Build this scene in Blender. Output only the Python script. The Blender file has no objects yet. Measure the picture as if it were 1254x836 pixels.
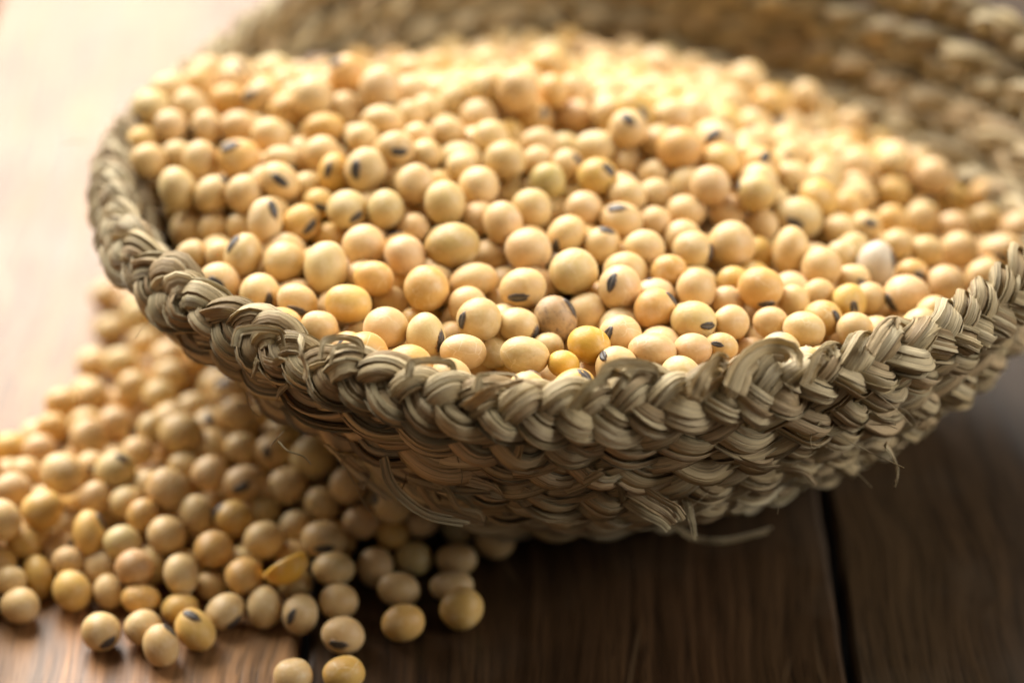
import bpy, math, random
import numpy as np
from mathutils import Vector, Quaternion, Matrix

# ------------------------------------------------------------------ camera, world, light
sc = bpy.context.scene
PITCH, CAM_H = math.radians(32.0), 0.290
cam_data = bpy.data.cameras.new('camera')
cam = bpy.data.objects.new('camera', cam_data)
sc.collection.objects.link(cam)
cam.location = (0, 0, CAM_H)
cam.rotation_euler = (math.radians(90) - PITCH, 0, 0)
cam_data.lens, cam_data.sensor_width = 100.0, 36.0
cam_data.clip_start, cam_data.clip_end = 0.02, 50.0
cam_data.dof.use_dof = True
cam_data.dof.focus_distance = 0.442
cam_data.dof.aperture_fstop = 6.6
sc.camera = cam

world = bpy.data.worlds.new('World'); sc.world = world
world.use_nodes = True
bg = world.node_tree.nodes['Background']
bg.inputs['Color'].default_value = (1.0, 0.92, 0.82, 1)
bg.inputs['Strength'].default_value = 0.115

def area_lamp(name, loc, target, sx, sy, power, col):
    l = bpy.data.lights.new(name, 'AREA'); l.shape = 'RECTANGLE'; l.size, l.size_y = sx, sy
    l.energy, l.color = power, col
    o = bpy.data.objects.new(name, l); sc.collection.objects.link(o)
    o.location = loc
    o.rotation_euler = (Vector(target) - Vector(loc)).to_track_quat('-Z', 'Y').to_euler()
    return o
area_lamp('window_light', (-1.08, 2.48, 2.12), (0, 0.45, 0.03), 3.0, 2.7, 408.0, (1.0, 0.955, 0.885))
area_lamp('side_window_light', (1.45, 0.25, 0.85), (0.03, 0.42, 0.04), 1.1, 1.1, 28.0, (1.0, 0.955, 0.89))
sc.view_settings.view_transform = 'Standard'
sc.view_settings.look = 'None'
sc.view_settings.exposure = 0.0
sc.view_settings.gamma = 1.0
sc.cycles.max_bounces = 10
sc.cycles.diffuse_bounces = 5
sc.cycles.use_denoising = True

rng = np.random.default_rng(11)
random.seed(5)
XC, YC, RR, ZR = 0.011, 0.443, 0.084, 0.054
C = sc.collection

# ------------------------------------------------------------------ helpers
def s2l(c):
    return tuple(((x/255)/12.92 if x/255 <= .04045 else ((x/255+.055)/1.055)**2.4) for x in c)
def tag(o, label=None, cat=None, group=None, kind=None):
    if label: o['label'] = label
    if cat: o['category'] = cat
    if group: o['group'] = group
    if kind: o['kind'] = kind
    return o
def empty(name, loc=(0, 0, 0), parent=None):
    o = bpy.data.objects.new(name, None); C.objects.link(o); o.location = loc; o.empty_display_size = .01
    if parent: o.parent = parent
    return o
def mesh_np(name, V, Q, smooth=True):
    me = bpy.data.meshes.new(name)
    V = np.asarray(V, np.float32); Q = np.asarray(Q, np.int32); k = Q.shape[1]
    me.vertices.add(len(V)); me.vertices.foreach_set('co', V.ravel())
    me.loops.add(Q.size); me.loops.foreach_set('vertex_index', Q.ravel())
    me.polygons.add(len(Q)); me.polygons.foreach_set('loop_start', np.arange(0, Q.size, k, dtype=np.int32))
    me.polygons.foreach_set('use_smooth', np.full(len(Q), smooth))
    me.update(calc_edges=True)
    return me
def add_attr(me, name, arr):
    a = me.attributes.new(name, 'FLOAT_VECTOR', 'POINT'); a.data.foreach_set('vector', np.asarray(arr, np.float32).ravel())
def obj(name, me, mat=None, parent=None):
    o = bpy.data.objects.new(name, me); C.objects.link(o)
    if mat and not me.materials: me.materials.append(mat)
    if parent: o.parent = parent
    return o

class NT:
    def __init__(s, name):
        s.m = bpy.data.materials.new(name); s.m.use_nodes = True; s.t = s.m.node_tree; s.n = s.t.nodes
        s.b = s.n['Principled BSDF']
    def add(s, typ, **kw):
        x = s.n.new(typ)
        for k, v in kw.items():
            if k.startswith('i_'):
                key = k[2:]; key = int(key) if key.isdigit() else key.replace('_', ' ')
                s.set(x.inputs[key], v)
            else: setattr(x, k, v)
        return x
    def set(s, sock, v):
        if isinstance(v, bpy.types.NodeSocket): s.t.links.new(v, sock)
        else: sock.default_value = v
    def noise(s, vec, scale, detail=3, rough=.55):
        x = s.add('ShaderNodeTexNoise'); s.set(x.inputs['Vector'], vec); x.inputs['Scale'].default_value = scale
        x.inputs['Detail'].default_value = detail; x.inputs['Roughness'].default_value = rough
        return x.outputs['Fac']
    def ramp(s, fac, stops):
        r = s.add('ShaderNodeValToRGB'); s.set(r.inputs[0], fac); e = r.color_ramp.elements
        while len(e) < len(stops): e.new(.5)
        for q, (p, c) in zip(e, stops):
            q.position = p; q.color = (*c, 1) if not isinstance(c, float) else (c, c, c, 1)
        return r.outputs[0]
    def mix(s, fac, a, b, mode='MIX'):
        x = s.add('ShaderNodeMix', data_type='RGBA', blend_type=mode); s.set(x.inputs[0], fac); s.set(x.inputs[6], a); s.set(x.inputs[7], b)
        return x.outputs[2]
    def math(s, op, a, b=0.0, c=0.0):
        x = s.add('ShaderNodeMath', operation=op); s.set(x.inputs[0], a); s.set(x.inputs[1], b); s.set(x.inputs[2], c)
        return x.outputs[0]
    def vmath(s, op, a, b):
        x = s.add('ShaderNodeVectorMath', operation=op); s.set(x.inputs[0], a); s.set(x.inputs[1], b)
        return x.outputs[0]
    def bump(s, h, dist, strength=1.0):
        x = s.add('ShaderNodeBump'); x.inputs['Strength'].default_value = strength; x.inputs['Distance'].default_value = dist
        s.set(x.inputs['Height'], h); s.t.links.new(x.outputs[0], s.b.inputs['Normal'])
def rgba(c): return (*c, 1)

# ------------------------------------------------------------------ materials
def wood_material():
    k = NT('plank_wood'); geo = k.add('ShaderNodeNewGeometry').outputs['Position']
    rnd = k.add('ShaderNodeObjectInfo').outputs['Random']
    off = k.add('ShaderNodeCombineXYZ'); k.set(off.inputs[0], k.math('MULTIPLY', rnd, 13.7)); k.set(off.inputs[1], k.math('MULTIPLY', rnd, 5.1))
    p = k.vmath('ADD', geo, off.outputs[0])
    warp = k.noise(p, 14, 2)
    wv = k.add('ShaderNodeCombineXYZ'); k.set(wv.inputs[0], k.math('MULTIPLY', warp, .012))
    p2 = k.vmath('ADD', p, wv.outputs[0])
    g1 = k.noise(k.vmath('MULTIPLY', p2, (240, 11, 50)), 1.0, 5, .62)
    g2 = k.noise(k.vmath('MULTIPLY', p2, (900, 40, 50)), 1.0, 3, .6)
    g3 = k.noise(k.vmath('MULTIPLY', p2, (38, 3.5, 20)), 1.0, 3, .5)
    blot = k.noise(p, 22, 4, .6)
    wav = k.add('ShaderNodeTexWave', wave_type='RINGS', rings_direction='Y'); k.set(wav.inputs['Vector'], k.vmath('MULTIPLY', p2, (1.0, .06, 1.0)))
    wav.inputs['Scale'].default_value = 55; wav.inputs['Distortion'].default_value = 5.0; wav.inputs['Detail'].default_value = 3; wav.inputs['Detail Scale'].default_value = 2.5
    ring = wav.outputs['Fac']
    col = k.ramp(g1, [(.28, s2l((50, 34, 22))), (.5, s2l((88, 62, 40))), (.72, s2l((128, 94, 64)))])
    col = k.mix(k.ramp(g3, [(.35, 0.0), (.7, .75)]), col, rgba(s2l((100, 77, 52))))
    col = k.mix(k.ramp(ring, [(.1, .22), (.5, 0.0)]), col, rgba(s2l((46, 31, 20))))
    stain = k.noise(k.vmath('MULTIPLY', p, (30, 12, 20)), 1.0, 4, .65)
    col = k.mix(k.ramp(stain, [(.55, 0.0), (.7, .6)]), col, rgba(s2l((34, 24, 17))))
    fine = k.ramp(g2, [(.36, .40), (.52, 1.0)])
    col = k.mix(.75, col, fine, 'MULTIPLY')
    # grey weathered patches, worn paint traces
    col = k.mix(k.ramp(blot, [(.52, 0.0), (.72, .55)]), col, rgba(s2l((112, 96, 80))))
    pv = k.add('ShaderNodeTexVoronoi', feature='F1'); k.set(pv.inputs['Vector'], k.vmath('MULTIPLY', p2, (1500, 95, 300))); pv.inputs['Scale'].default_value = 1.0
    pore = k.math('MULTIPLY', k.math('LESS_THAN', pv.outputs['Distance'], .30), k.ramp(k.noise(p, 60, 2), [(.45, 0.0), (.65, .6)]))
    col = k.mix(pore, col, rgba(s2l((24, 16, 10))))
    sv = k.add('ShaderNodeTexVoronoi', feature='DISTANCE_TO_EDGE'); k.set(sv.inputs['Vector'], k.vmath('MULTIPLY', p2, (34, 9, 20))); sv.inputs['Scale'].default_value = 1.0
    scr = k.math('MULTIPLY', k.math('LESS_THAN', sv.outputs['Distance'], .012), k.ramp(k.noise(p, 30, 2), [(.52, 0.0), (.66, .35)]))
    col = k.mix(scr, col, rgba(s2l((160, 130, 98))))
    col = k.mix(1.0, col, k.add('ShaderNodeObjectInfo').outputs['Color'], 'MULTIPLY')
    k.set(k.b.inputs['Base Color'], col)
    k.set(k.b.inputs['Roughness'], k.ramp(k.math('ADD', k.math('MULTIPLY', g1, .5), k.math('MULTIPLY', blot, .5)), [(.3, .30), (.7, .52)]))
    k.b.inputs['Specular IOR Level'].default_value = 0.29
    k.bump(k.math('ADD', k.math('MULTIPLY', g1, .6), k.math('MULTIPLY', g2, .4)), .0006, .5)
    return k.m

def bean_material(src, name, mottled=False):
    k = NT(name); b = k.b
    tc = k.add('ShaderNodeTexCoord').outputs['Object']
    if src == 'object':
        oi = k.add('ShaderNodeObjectInfo'); base = oi.outputs['Color']
        o = k.add('ShaderNodeCombineXYZ'); k.set(o.inputs[0], k.math('MULTIPLY', oi.outputs['Random'], 40.0)); k.set(o.inputs[1], k.math('MULTIPLY', oi.outputs['Random'], 91.0))
        p = k.vmath('ADD', tc, o.outputs[0]); rnd = oi.outputs['Random']
    else:
        at = k.add('ShaderNodeAttribute', attribute_name='tint'); base = at.outputs['Color']
        p = k.vmath('MULTIPLY', tc, (280, 280, 280))
    lo = k.noise(p, .9, 2); hi = k.noise(p, 7, 4, .65)
    warm = k.mix(.55, base, rgba(s2l((214, 158, 84))), 'MULTIPLY')
    col = k.mix(k.ramp(lo, [(.42, 0.0), (.75, .42)]), base, warm)
    pale = k.mix(.5, base, rgba(s2l((244, 230, 205))))
    col = k.mix(k.ramp(k.noise(p, 1.6, 3), [(.5, 0.0), (.75, .5)]), col, pale)
    col = k.mix(k.ramp(hi, [(.3, .10), (.5, 0.0)]), col, rgba(s2l((180, 130, 75))))
    # rare dark pin-prick specks
    vor = k.add('ShaderNodeTexVoronoi', feature='F1'); k.set(vor.inputs['Vector'], p); vor.inputs['Scale'].default_value = 6.5
    cell = k.add('ShaderNodeSeparateColor'); k.set(cell.inputs[0], vor.outputs['Color'])
    speck = k.math('MULTIPLY', k.math('LESS_THAN', vor.outputs['Distance'], .16), k.math('GREATER_THAN', cell.outputs[0], .965 if not mottled else .35))
    clump = k.ramp(k.noise(p, 1.1, 2), [(.48, 0.0), (.6, 1.0)])
    col = k.mix(k.math('MULTIPLY', k.math('MULTIPLY', speck, clump), .7), col, rgba(s2l((92, 62, 40))))
    cv = k.add('ShaderNodeTexVoronoi', feature='DISTANCE_TO_EDGE'); k.set(cv.inputs['Vector'], k.vmath('ADD', p, k.vmath('MULTIPLY', k.add('ShaderNodeTexNoise').outputs['Color'], (.3, .3, .3)))); cv.inputs['Scale'].default_value = .9
    crack = k.math('MULTIPLY', k.ramp(cv.outputs['Distance'], [(.006, 1.0), (.02, 0.0)]), k.ramp(k.noise(p, .55, 1), [(.55, 0.0), (.64, .34)]))
    col = k.mix(crack, col, rgba(s2l((250, 236, 205))))
    if mottled:
        col = k.mix(k.ramp(k.noise(p, 3.2, 4, .7), [(.5, 0.0), (.68, .8)]), col, rgba(s2l((98, 72, 52))))
        col = k.mix(k.ramp(k.noise(p, 1.3, 2), [(.45, 0.0), (.7, .6)]), col, rgba(s2l((140, 112, 82))))
    k.set(b.inputs['Base Color'], col)
    b.inputs['Roughness'].default_value = .46
    b.inputs['Specular IOR Level'].default_value = .42
    b.inputs['Subsurface Weight'].default_value = .12
    b.inputs['Subsurface Radius'].default_value = (1.0, .55, .22)
    b.inputs['Subsurface Scale'].default_value = .0022
    k.bump(hi, .00012 if src != 'object' else .035, .10)
    return k.m

def hilum_material():
    k = NT('hilum_scar'); a = k.add('ShaderNodeAttribute', attribute_name='scar')
    x = k.add('ShaderNodeSeparateXYZ'); k.set(x.inputs[0], a.outputs['Vector'])
    vx, vy = x.outputs[0], x.outputs[1]
    rr = k.math('SQRT', k.math('ADD', k.math('MULTIPLY', vx, vx), k.math('MULTIPLY', vy, vy)))
    oi = k.add('ShaderNodeObjectInfo').outputs['Random']
    n = k.noise(k.vmath('MULTIPLY', a.outputs['Vector'], (5, 3, 1)), 1.6, 4, .7)
    slit = k.ramp(k.math('ADD', k.math('ABSOLUTE', vy), k.math('MULTIPLY', n, .25)), [(.14, 1.0), (.26, 0.0)])
    col = k.ramp(n, [(.3, s2l((32, 28, 27))), (.55, s2l((64, 57, 53))), (.75, s2l((124, 112, 100)))])
    col = k.mix(k.math('MULTIPLY', slit, k.math('MULTIPLY_ADD', oi, .5, .2)), col, rgba(s2l((150, 138, 122))))
    edge = k.ramp(k.math('ADD', rr, k.math('MULTIPLY', k.math('SUBTRACT', n, .5), .35)), [(.80, 0.0), (1.0, .85)])
    col = k.mix(edge, col, rgba(s2l((190, 150, 100))))
    k.set(k.b.inputs['Base Color'], col); k.b.inputs['Roughness'].default_value = .5
    return k.m

def straw_material():
    k = NT('dry_seagrass'); a = k.add('ShaderNodeAttribute', attribute_name='fibre')
    sp = k.add('ShaderNodeSeparateXYZ'); k.set(sp.inputs[0], a.outputs['Vector'])
    u, v, r = sp.outputs
    def vec(su, sv, sr):
        c = k.add('ShaderNodeCombineXYZ'); k.set(c.inputs[0], k.math('MULTIPLY', u, su)); k.set(c.inputs[1], k.math('MULTIPLY', v, sv)); k.set(c.inputs[2], k.math('MULTIPLY', r, sr))
        return c.outputs[0]
    streak = k.noise(vec(38, 2.2, 77), 1.0, 4, .7)
    fine = k.noise(vec(70, 6.5, 51), 1.0, 3, .6)
    slow = k.noise(vec(55, .35, 133), 1.0, 3, .55)
    tone = k.ramp(r, [(0.0, s2l((170, 140, 98))), (.18, s2l((236, 222, 186))), (.42, s2l((212, 194, 152))), (.6, s2l((226, 200, 160))), (.8, s2l((242, 230, 198))), (1.0, s2l((190, 178, 140)))])
    col = k.mix(k.ramp(slow, [(.46, 0.0), (.74, .45)]), tone, rgba(s2l((178, 150, 106))))
    col = k.mix(k.ramp(slow, [(.62, 0.0), (.75, .5)]), col, rgba(s2l((120, 90, 60))))
    col = k.mix(k.ramp(streak, [(.33, .8), (.47, 0.0)]), col, rgba(s2l((98, 74, 48))))
    col = k.mix(k.ramp(fine, [(.34, .45), (.5, 0.0)]), col, rgba(s2l((120, 96, 62))))
    col = k.mix(.14, col, rgba(s2l((238, 226, 196))))
    col = k.mix(1.0, col, (1.0, .958, .865, 1), 'MULTIPLY')
    k.set(k.b.inputs['Base Color'], col)
    k.set(k.b.inputs['Roughness'], k.ramp(fine, [(.3, .62), (.7, .42)]))
    k.b.inputs['Specular IOR Level'].default_value = .4
    k.bump(k.math('ADD', k.math('MULTIPLY', streak, .7), k.math('MULTIPLY', fine, .4)), 0.0007, 1.0)
    tr = k.add('ShaderNodeBsdfTranslucent'); k.set(tr.inputs['Color'], col)
    mx = k.add('ShaderNodeMixShader'); mx.inputs[0].default_value = .28; k.t.links.new(k.b.outputs[0], mx.inputs[1]); k.t.links.new(tr.outputs[0], mx.inputs[2])
    k.t.links.new(mx.outputs[0], k.n['Material Output'].inputs['Surface'])
    return k.m
def plain_material(name, col, rough):
    k = NT(name); n = k.noise(k.add('ShaderNodeTexCoord').outputs['Object'], 900, 3)
    k.set(k.b.inputs['Base Color'], k.ramp(n, [(.3, tuple(x*.6 for x in col)), (.7, col)])); k.b.inputs['Roughness'].default_value = rough
    return k.m
M_wood = wood_material(); M_bean = bean_material('object', 'soybean_skin'); M_beanmass = bean_material('attr', 'soybean_skin_mass')
M_mottled = bean_material('object', 'soybean_skin_mottled', True); M_hilum = hilum_material(); M_straw = straw_material()
M_core = plain_material('straw_core', s2l((92, 72, 46)), .8)

# ------------------------------------------------------------------ table of planks
table = tag(empty('table_top'), 'dark brown plank table top under the basket', None, None, 'structure')
PW, J0 = 0.0894, 0.0551
def plank(i, x0, x1, y0, y1, dz):
    g = .0007; t = .024; b = .0011
    x0 += g; x1 -= g
    prof = [(x0, -t), (x0, -b*1.5), (x0+b*.35, -b*.45), (x0+b, 0), (x1-b, 0), (x1-b*.35, -b*.45), (x1, -b*1.5), (x1, -t)]
    n = 260; ys = np.linspace(y0, y1, n); V = []; Q = []; m = len(prof)
    for k, y in enumerate(ys):
        for (x, z) in prof:
            e = (.0004*math.sin(y*41+i*3)+.0003*math.sin(y*97+i)+.00025*math.sin(y*311+i*2)+.0002*math.sin(y*733)) if abs(z) < .005 else 0
            V.append((x + (e if x < (x0+x1)/2 else -e)*.6, y, z+dz))
    for k in range(n-1):
        for j in range(m): a = k*m+j; b_ = k*m+(j+1) % m; Q.append((a, b_, b_+m, a+m))
    me = mesh_np('plank', V, Q, False)
    bmv = [tuple(range(m)), tuple(range((n-1)*m, n*m))]
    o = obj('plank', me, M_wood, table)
    t = {-1: 2.3, 0: .42, 1: .52}.get(i, 1.0+.25*math.sin(i*2.3)); w = 1.0+.06*math.sin(i*5.1)  # own plank tones, with basket shade also painted into centre and right ones
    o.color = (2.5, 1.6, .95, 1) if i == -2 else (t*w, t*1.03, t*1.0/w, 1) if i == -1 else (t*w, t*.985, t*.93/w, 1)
    return o
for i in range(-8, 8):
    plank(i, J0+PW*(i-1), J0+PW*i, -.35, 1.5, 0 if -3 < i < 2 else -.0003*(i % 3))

# ------------------------------------------------------------------ woven basket
PZ = np.array([.0, .004, .010, .018, .028, .040, .054, .070]); PR = np.array([.030, .041, .051, .0605, .0700, .0780, .084, .087])
zz = np.linspace(.070, .0, 400); rr_ = np.interp(zz, PZ, PR)
kern = np.hanning(41); kern /= kern.sum()
rr_s = np.convolve(np.pad(rr_, 20, mode='edge'), kern, 'valid')
i0 = int(np.argmin(abs(zz-ZR)))
arc = np.concatenate([[0], np.cumsum(np.hypot(np.diff(rr_s), np.diff(zz)))]); arc -= arc[i0]
def profile(s):
    r = np.interp(s, arc, rr_s); z = np.interp(s, arc, zz); e = .002
    dr = np.interp(s-e, arc, rr_s)-np.interp(s+e, arc, rr_s); dz = np.interp(s-e, arc, zz)-np.interp(s+e, arc, zz); l = math.hypot(dr, dz)
    return r, z, dr/l, dz/l            # meridian tangent pointing up/outwards
def pnoise(S, knots, amp=1.0):
    k = rng.normal(size=knots); t = np.arange(S)/S*knots; i = t.astype(int) % knots; f = t-np.floor(t)
    p0, p1, p2, p3 = k[(i-1) % knots], k[i], k[(i+1) % knots], k[(i+2) % knots]
    return amp*(p1+.5*f*(p2-p0+f*(2*p0-5*p1+4*p2-p3+f*(3*(p1-p2)+p3-p0))))
def nrm(v): return v/np.maximum(np.linalg.norm(v, axis=-1, keepdims=True), 1e-12)
ARCH8 = [(-1, .15), (-.82, .55), (-.2, .5), (.15, .85), (.78, .5), (1, .05), (.4, -.4), (-.4, -.4)]
ARCH6 = [(-1, .0), (-.35, .75), (.35, .75), (1, .0), (.4, -.45), (-.4, -.45)]
def ribbon_mesh(P, Fd, Nd, hw, th, sect, u, rnd, closed):
    """P (S,3) centre line, Fd flat direction, Nd outward, hw (S,) half width, th (S,) thickness"""
    S, K = len(P), len(sect)
    V = np.empty((S, K, 3)); A = np.empty((S, K, 3))
    for j, (a, b) in enumerate(sect):
        V[:, j] = P+Fd*(a*hw)[:, None]+Nd*(b*th)[:, None]
        A[:, j, 0] = u; A[:, j, 1] = a+rnd*7; A[:, j, 2] = rnd
    n = S if closed else S-1
    i = np.arange(n)[:, None]; j = np.arange(K)[None]
    i2 = (i+1) % S; j2 = (j+1) % K
    Q = np.stack(np.broadcast_arrays(i*K+j, i2*K+j, i2*K+j2, i*K+j2), -1).reshape(-1, 4)
    return V.reshape(-1, 3), Q, A.reshape(-1, 3)
def join(parts):
    Vs, Qs, As, o = [], [], [], 0
    for V, Q, A in parts: Vs.append(V); Qs.append(Q+o); As.append(A); o += len(V)
    return np.concatenate(Vs), np.concatenate(Qs), np.concatenate(As)
def braid(parent, s_arc, per_len, A, Bn, ws, hs, ribs, spp, sect, tilt=0.0, wob=.0006, out=0.0, skew=0.0):
    r, z, mr, mz = profile(s_arc)
    ct, st = math.cos(tilt), math.sin(tilt)
    mr, mz = mr*ct-mz*st, mr*st+mz*ct                     # tilt the lateral axis
    nr, nz = mz, -mr                                       # outward normal
    r += nr*out; z += nz*out
    N = max(6, round(2*math.pi*r/per_len)); S = N*spp
    th = np.arange(S)/S*2*math.pi
    rad = np.stack([np.cos(th), np.sin(th), 0*th], 1); zax = np.array([0, 0, 1.0])
    M = rad*mr+zax*mz; NN = rad*nr+zax*nz
    wr_ = pnoise(S, 14, wob)+pnoise(S, N, wob*.45); wz = pnoise(S, 11, wob*.9)+pnoise(S, N, wob*.45)
    dg = np.degrees(th)
    dR = -.0055*np.exp(-((dg-152)/22)**2)-.0030*np.exp(-((dg-192)/20)**2)+.0095*np.exp(-(((dg-5+180) % 360-180)/36)**2)-.0085*np.exp(-((dg-205)/34)**2)*min(1, max(0, (.054-z)/.026))
    wz = wz-.0055*np.exp(-((dg-158)/38)**2)*min(1, max(0, z/.05))
    cen = np.array([XC, YC, 0])+rad*(r+wr_+dR)[:, None]+zax*(z+wz)[:, None]
    jit = pnoise(S, N*2, .34)
    ampA = 1+pnoise(S, N*2, .17); ampB = 1+pnoise(S, N, .2)
    tris = 0
    for s in range(3):
        ph = N*th+2*math.pi*s/3+jit+pnoise(S, N*2, .07)
        lat = A*ampA*np.sin(ph)+pnoise(S, N*3, .00014); dep = Bn*ampB*np.sin(2*ph+skew)+pnoise(S, N*3, .00014)
        P = cen+M*lat[:, None]+NN*dep[:, None]
        T = nrm(np.roll(P, -1, 0)-np.roll(P, 1, 0)); U = nrm(np.cross(T, NN)); W = np.cross(U, T)
        seg = np.linalg.norm(np.roll(P, -1, 0)-P, axis=1); u = np.concatenate([[0], np.cumsum(seg)[:-1]])
        wS = ws*np.clip(1+pnoise(S, N*2, .22), .5, 1.5); hS = hs*np.clip(1+pnoise(S, N*2, .22), .55, 1.5)
        parts = []
        tw = rng.integers(-N//5, N//5+1)
        for k in range(ribs):
            al = 2*math.pi*k/ribs+tw*th+pnoise(S, N, .22)+pnoise(S, N*3, .07)+rng.uniform(-.25, .25)
            rs = 1+pnoise(S, N*2, .07)+rng.uniform(-.06, .06)
            ca, sa = np.cos(al), np.sin(al)
            Pc = P+U*(wS*rs*ca)[:, None]+W*(hS*rs*sa)[:, None]
            F = nrm(U*(-wS*sa)[:, None]+W*(hS*ca)[:, None]); O = np.cross(F, T)
            O = nrm(O*np.sign((O*(U*ca[:, None]+W*sa[:, None])).sum(1))[:, None])
            roll = pnoise(S, N*2, .3)+rng.uniform(-.3, .3)
            F2 = F*np.cos(roll)[:, None]+O*np.sin(roll)[:, None]; O2 = O*np.cos(roll)[:, None]-F*np.sin(roll)[:, None]
            per = math.pi*(ws+hs)/ribs
            hw = per*rng.uniform(.5, 1.4)*np.clip(1+pnoise(S, N*2, .24), .45, 1.7)
            thk = hw*.16*np.clip(1+pnoise(S, N*2, .35), .35, 2)+.00006
            parts.append(ribbon_mesh(Pc, F2, O2, hw, thk, sect, u+rng.uniform(0, 3), rng.random(), True))
        a = np.linspace(0, 2*math.pi, 7)[:6]                # core
        V = np.stack([P+U*(wS*.82*math.cos(q))[:, None]+W*(hS*.82*math.sin(q))[:, None] for q in a], 1)
        i = np.arange(S)[:, None]; j = np.arange(6)[None]; K = 6
        Q = np.stack(np.broadcast_arrays(i*K+j, ((i+1) % S)*K+j, ((i+1) % S)*K+(j+1) % K, i*K+(j+1) % K), -1).reshape(-1, 4)
        parts.append((V.reshape(-1, 3), Q, np.stack([np.repeat(u, 6), np.tile(a, S), np.full(S*6, .03)], 1)))
        V, Q, At = join(parts)
        me = mesh_np('strand', V, Q); add_attr(me, 'fibre', At)
        obj('strand', me, M_straw, parent); tris += len(Q)*2
    return tris

basket = tag(empty('woven_basket', (0, 0, 0)), 'round straw basket of braided dry seagrass heaped with soybeans', 'basket')
rim = empty('rim_braid', parent=basket)
tot = braid(rim, -.0002, .0160, .0026, .00150, .00222, .00148, 13, 26, ARCH8, tilt=math.radians(46), wob=.0007, out=.0004)
s = .0072
row_specs = []
while s < arc[-1]-.004:
    row = empty('braid_row', parent=basket)
    tot += braid(row, s, .0255, .0026, .00135, .00220, .00135, 9, 28, ARCH6, tilt=math.radians(22), wob=.0008)
    s += .0088
nb = 40; a = np.linspace(0, 2*math.pi, nb, endpoint=False)
V = [(XC+.032*math.cos(q), YC+.032*math.sin(q), .0045) for q in a]+[(XC+.032*math.cos(q), YC+.032*math.sin(q), .0008) for q in a]
me = bpy.data.meshes.new('base'); me.from_pydata(V, [], [tuple(range(nb)), tuple(range(2*nb-1, nb-1, -1))]+[(i, i+nb, (i+1) % nb+nb, (i+1) % nb) for i in range(nb)])
obj('base', me, M_core, basket)
print('braid tris', tot)
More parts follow.
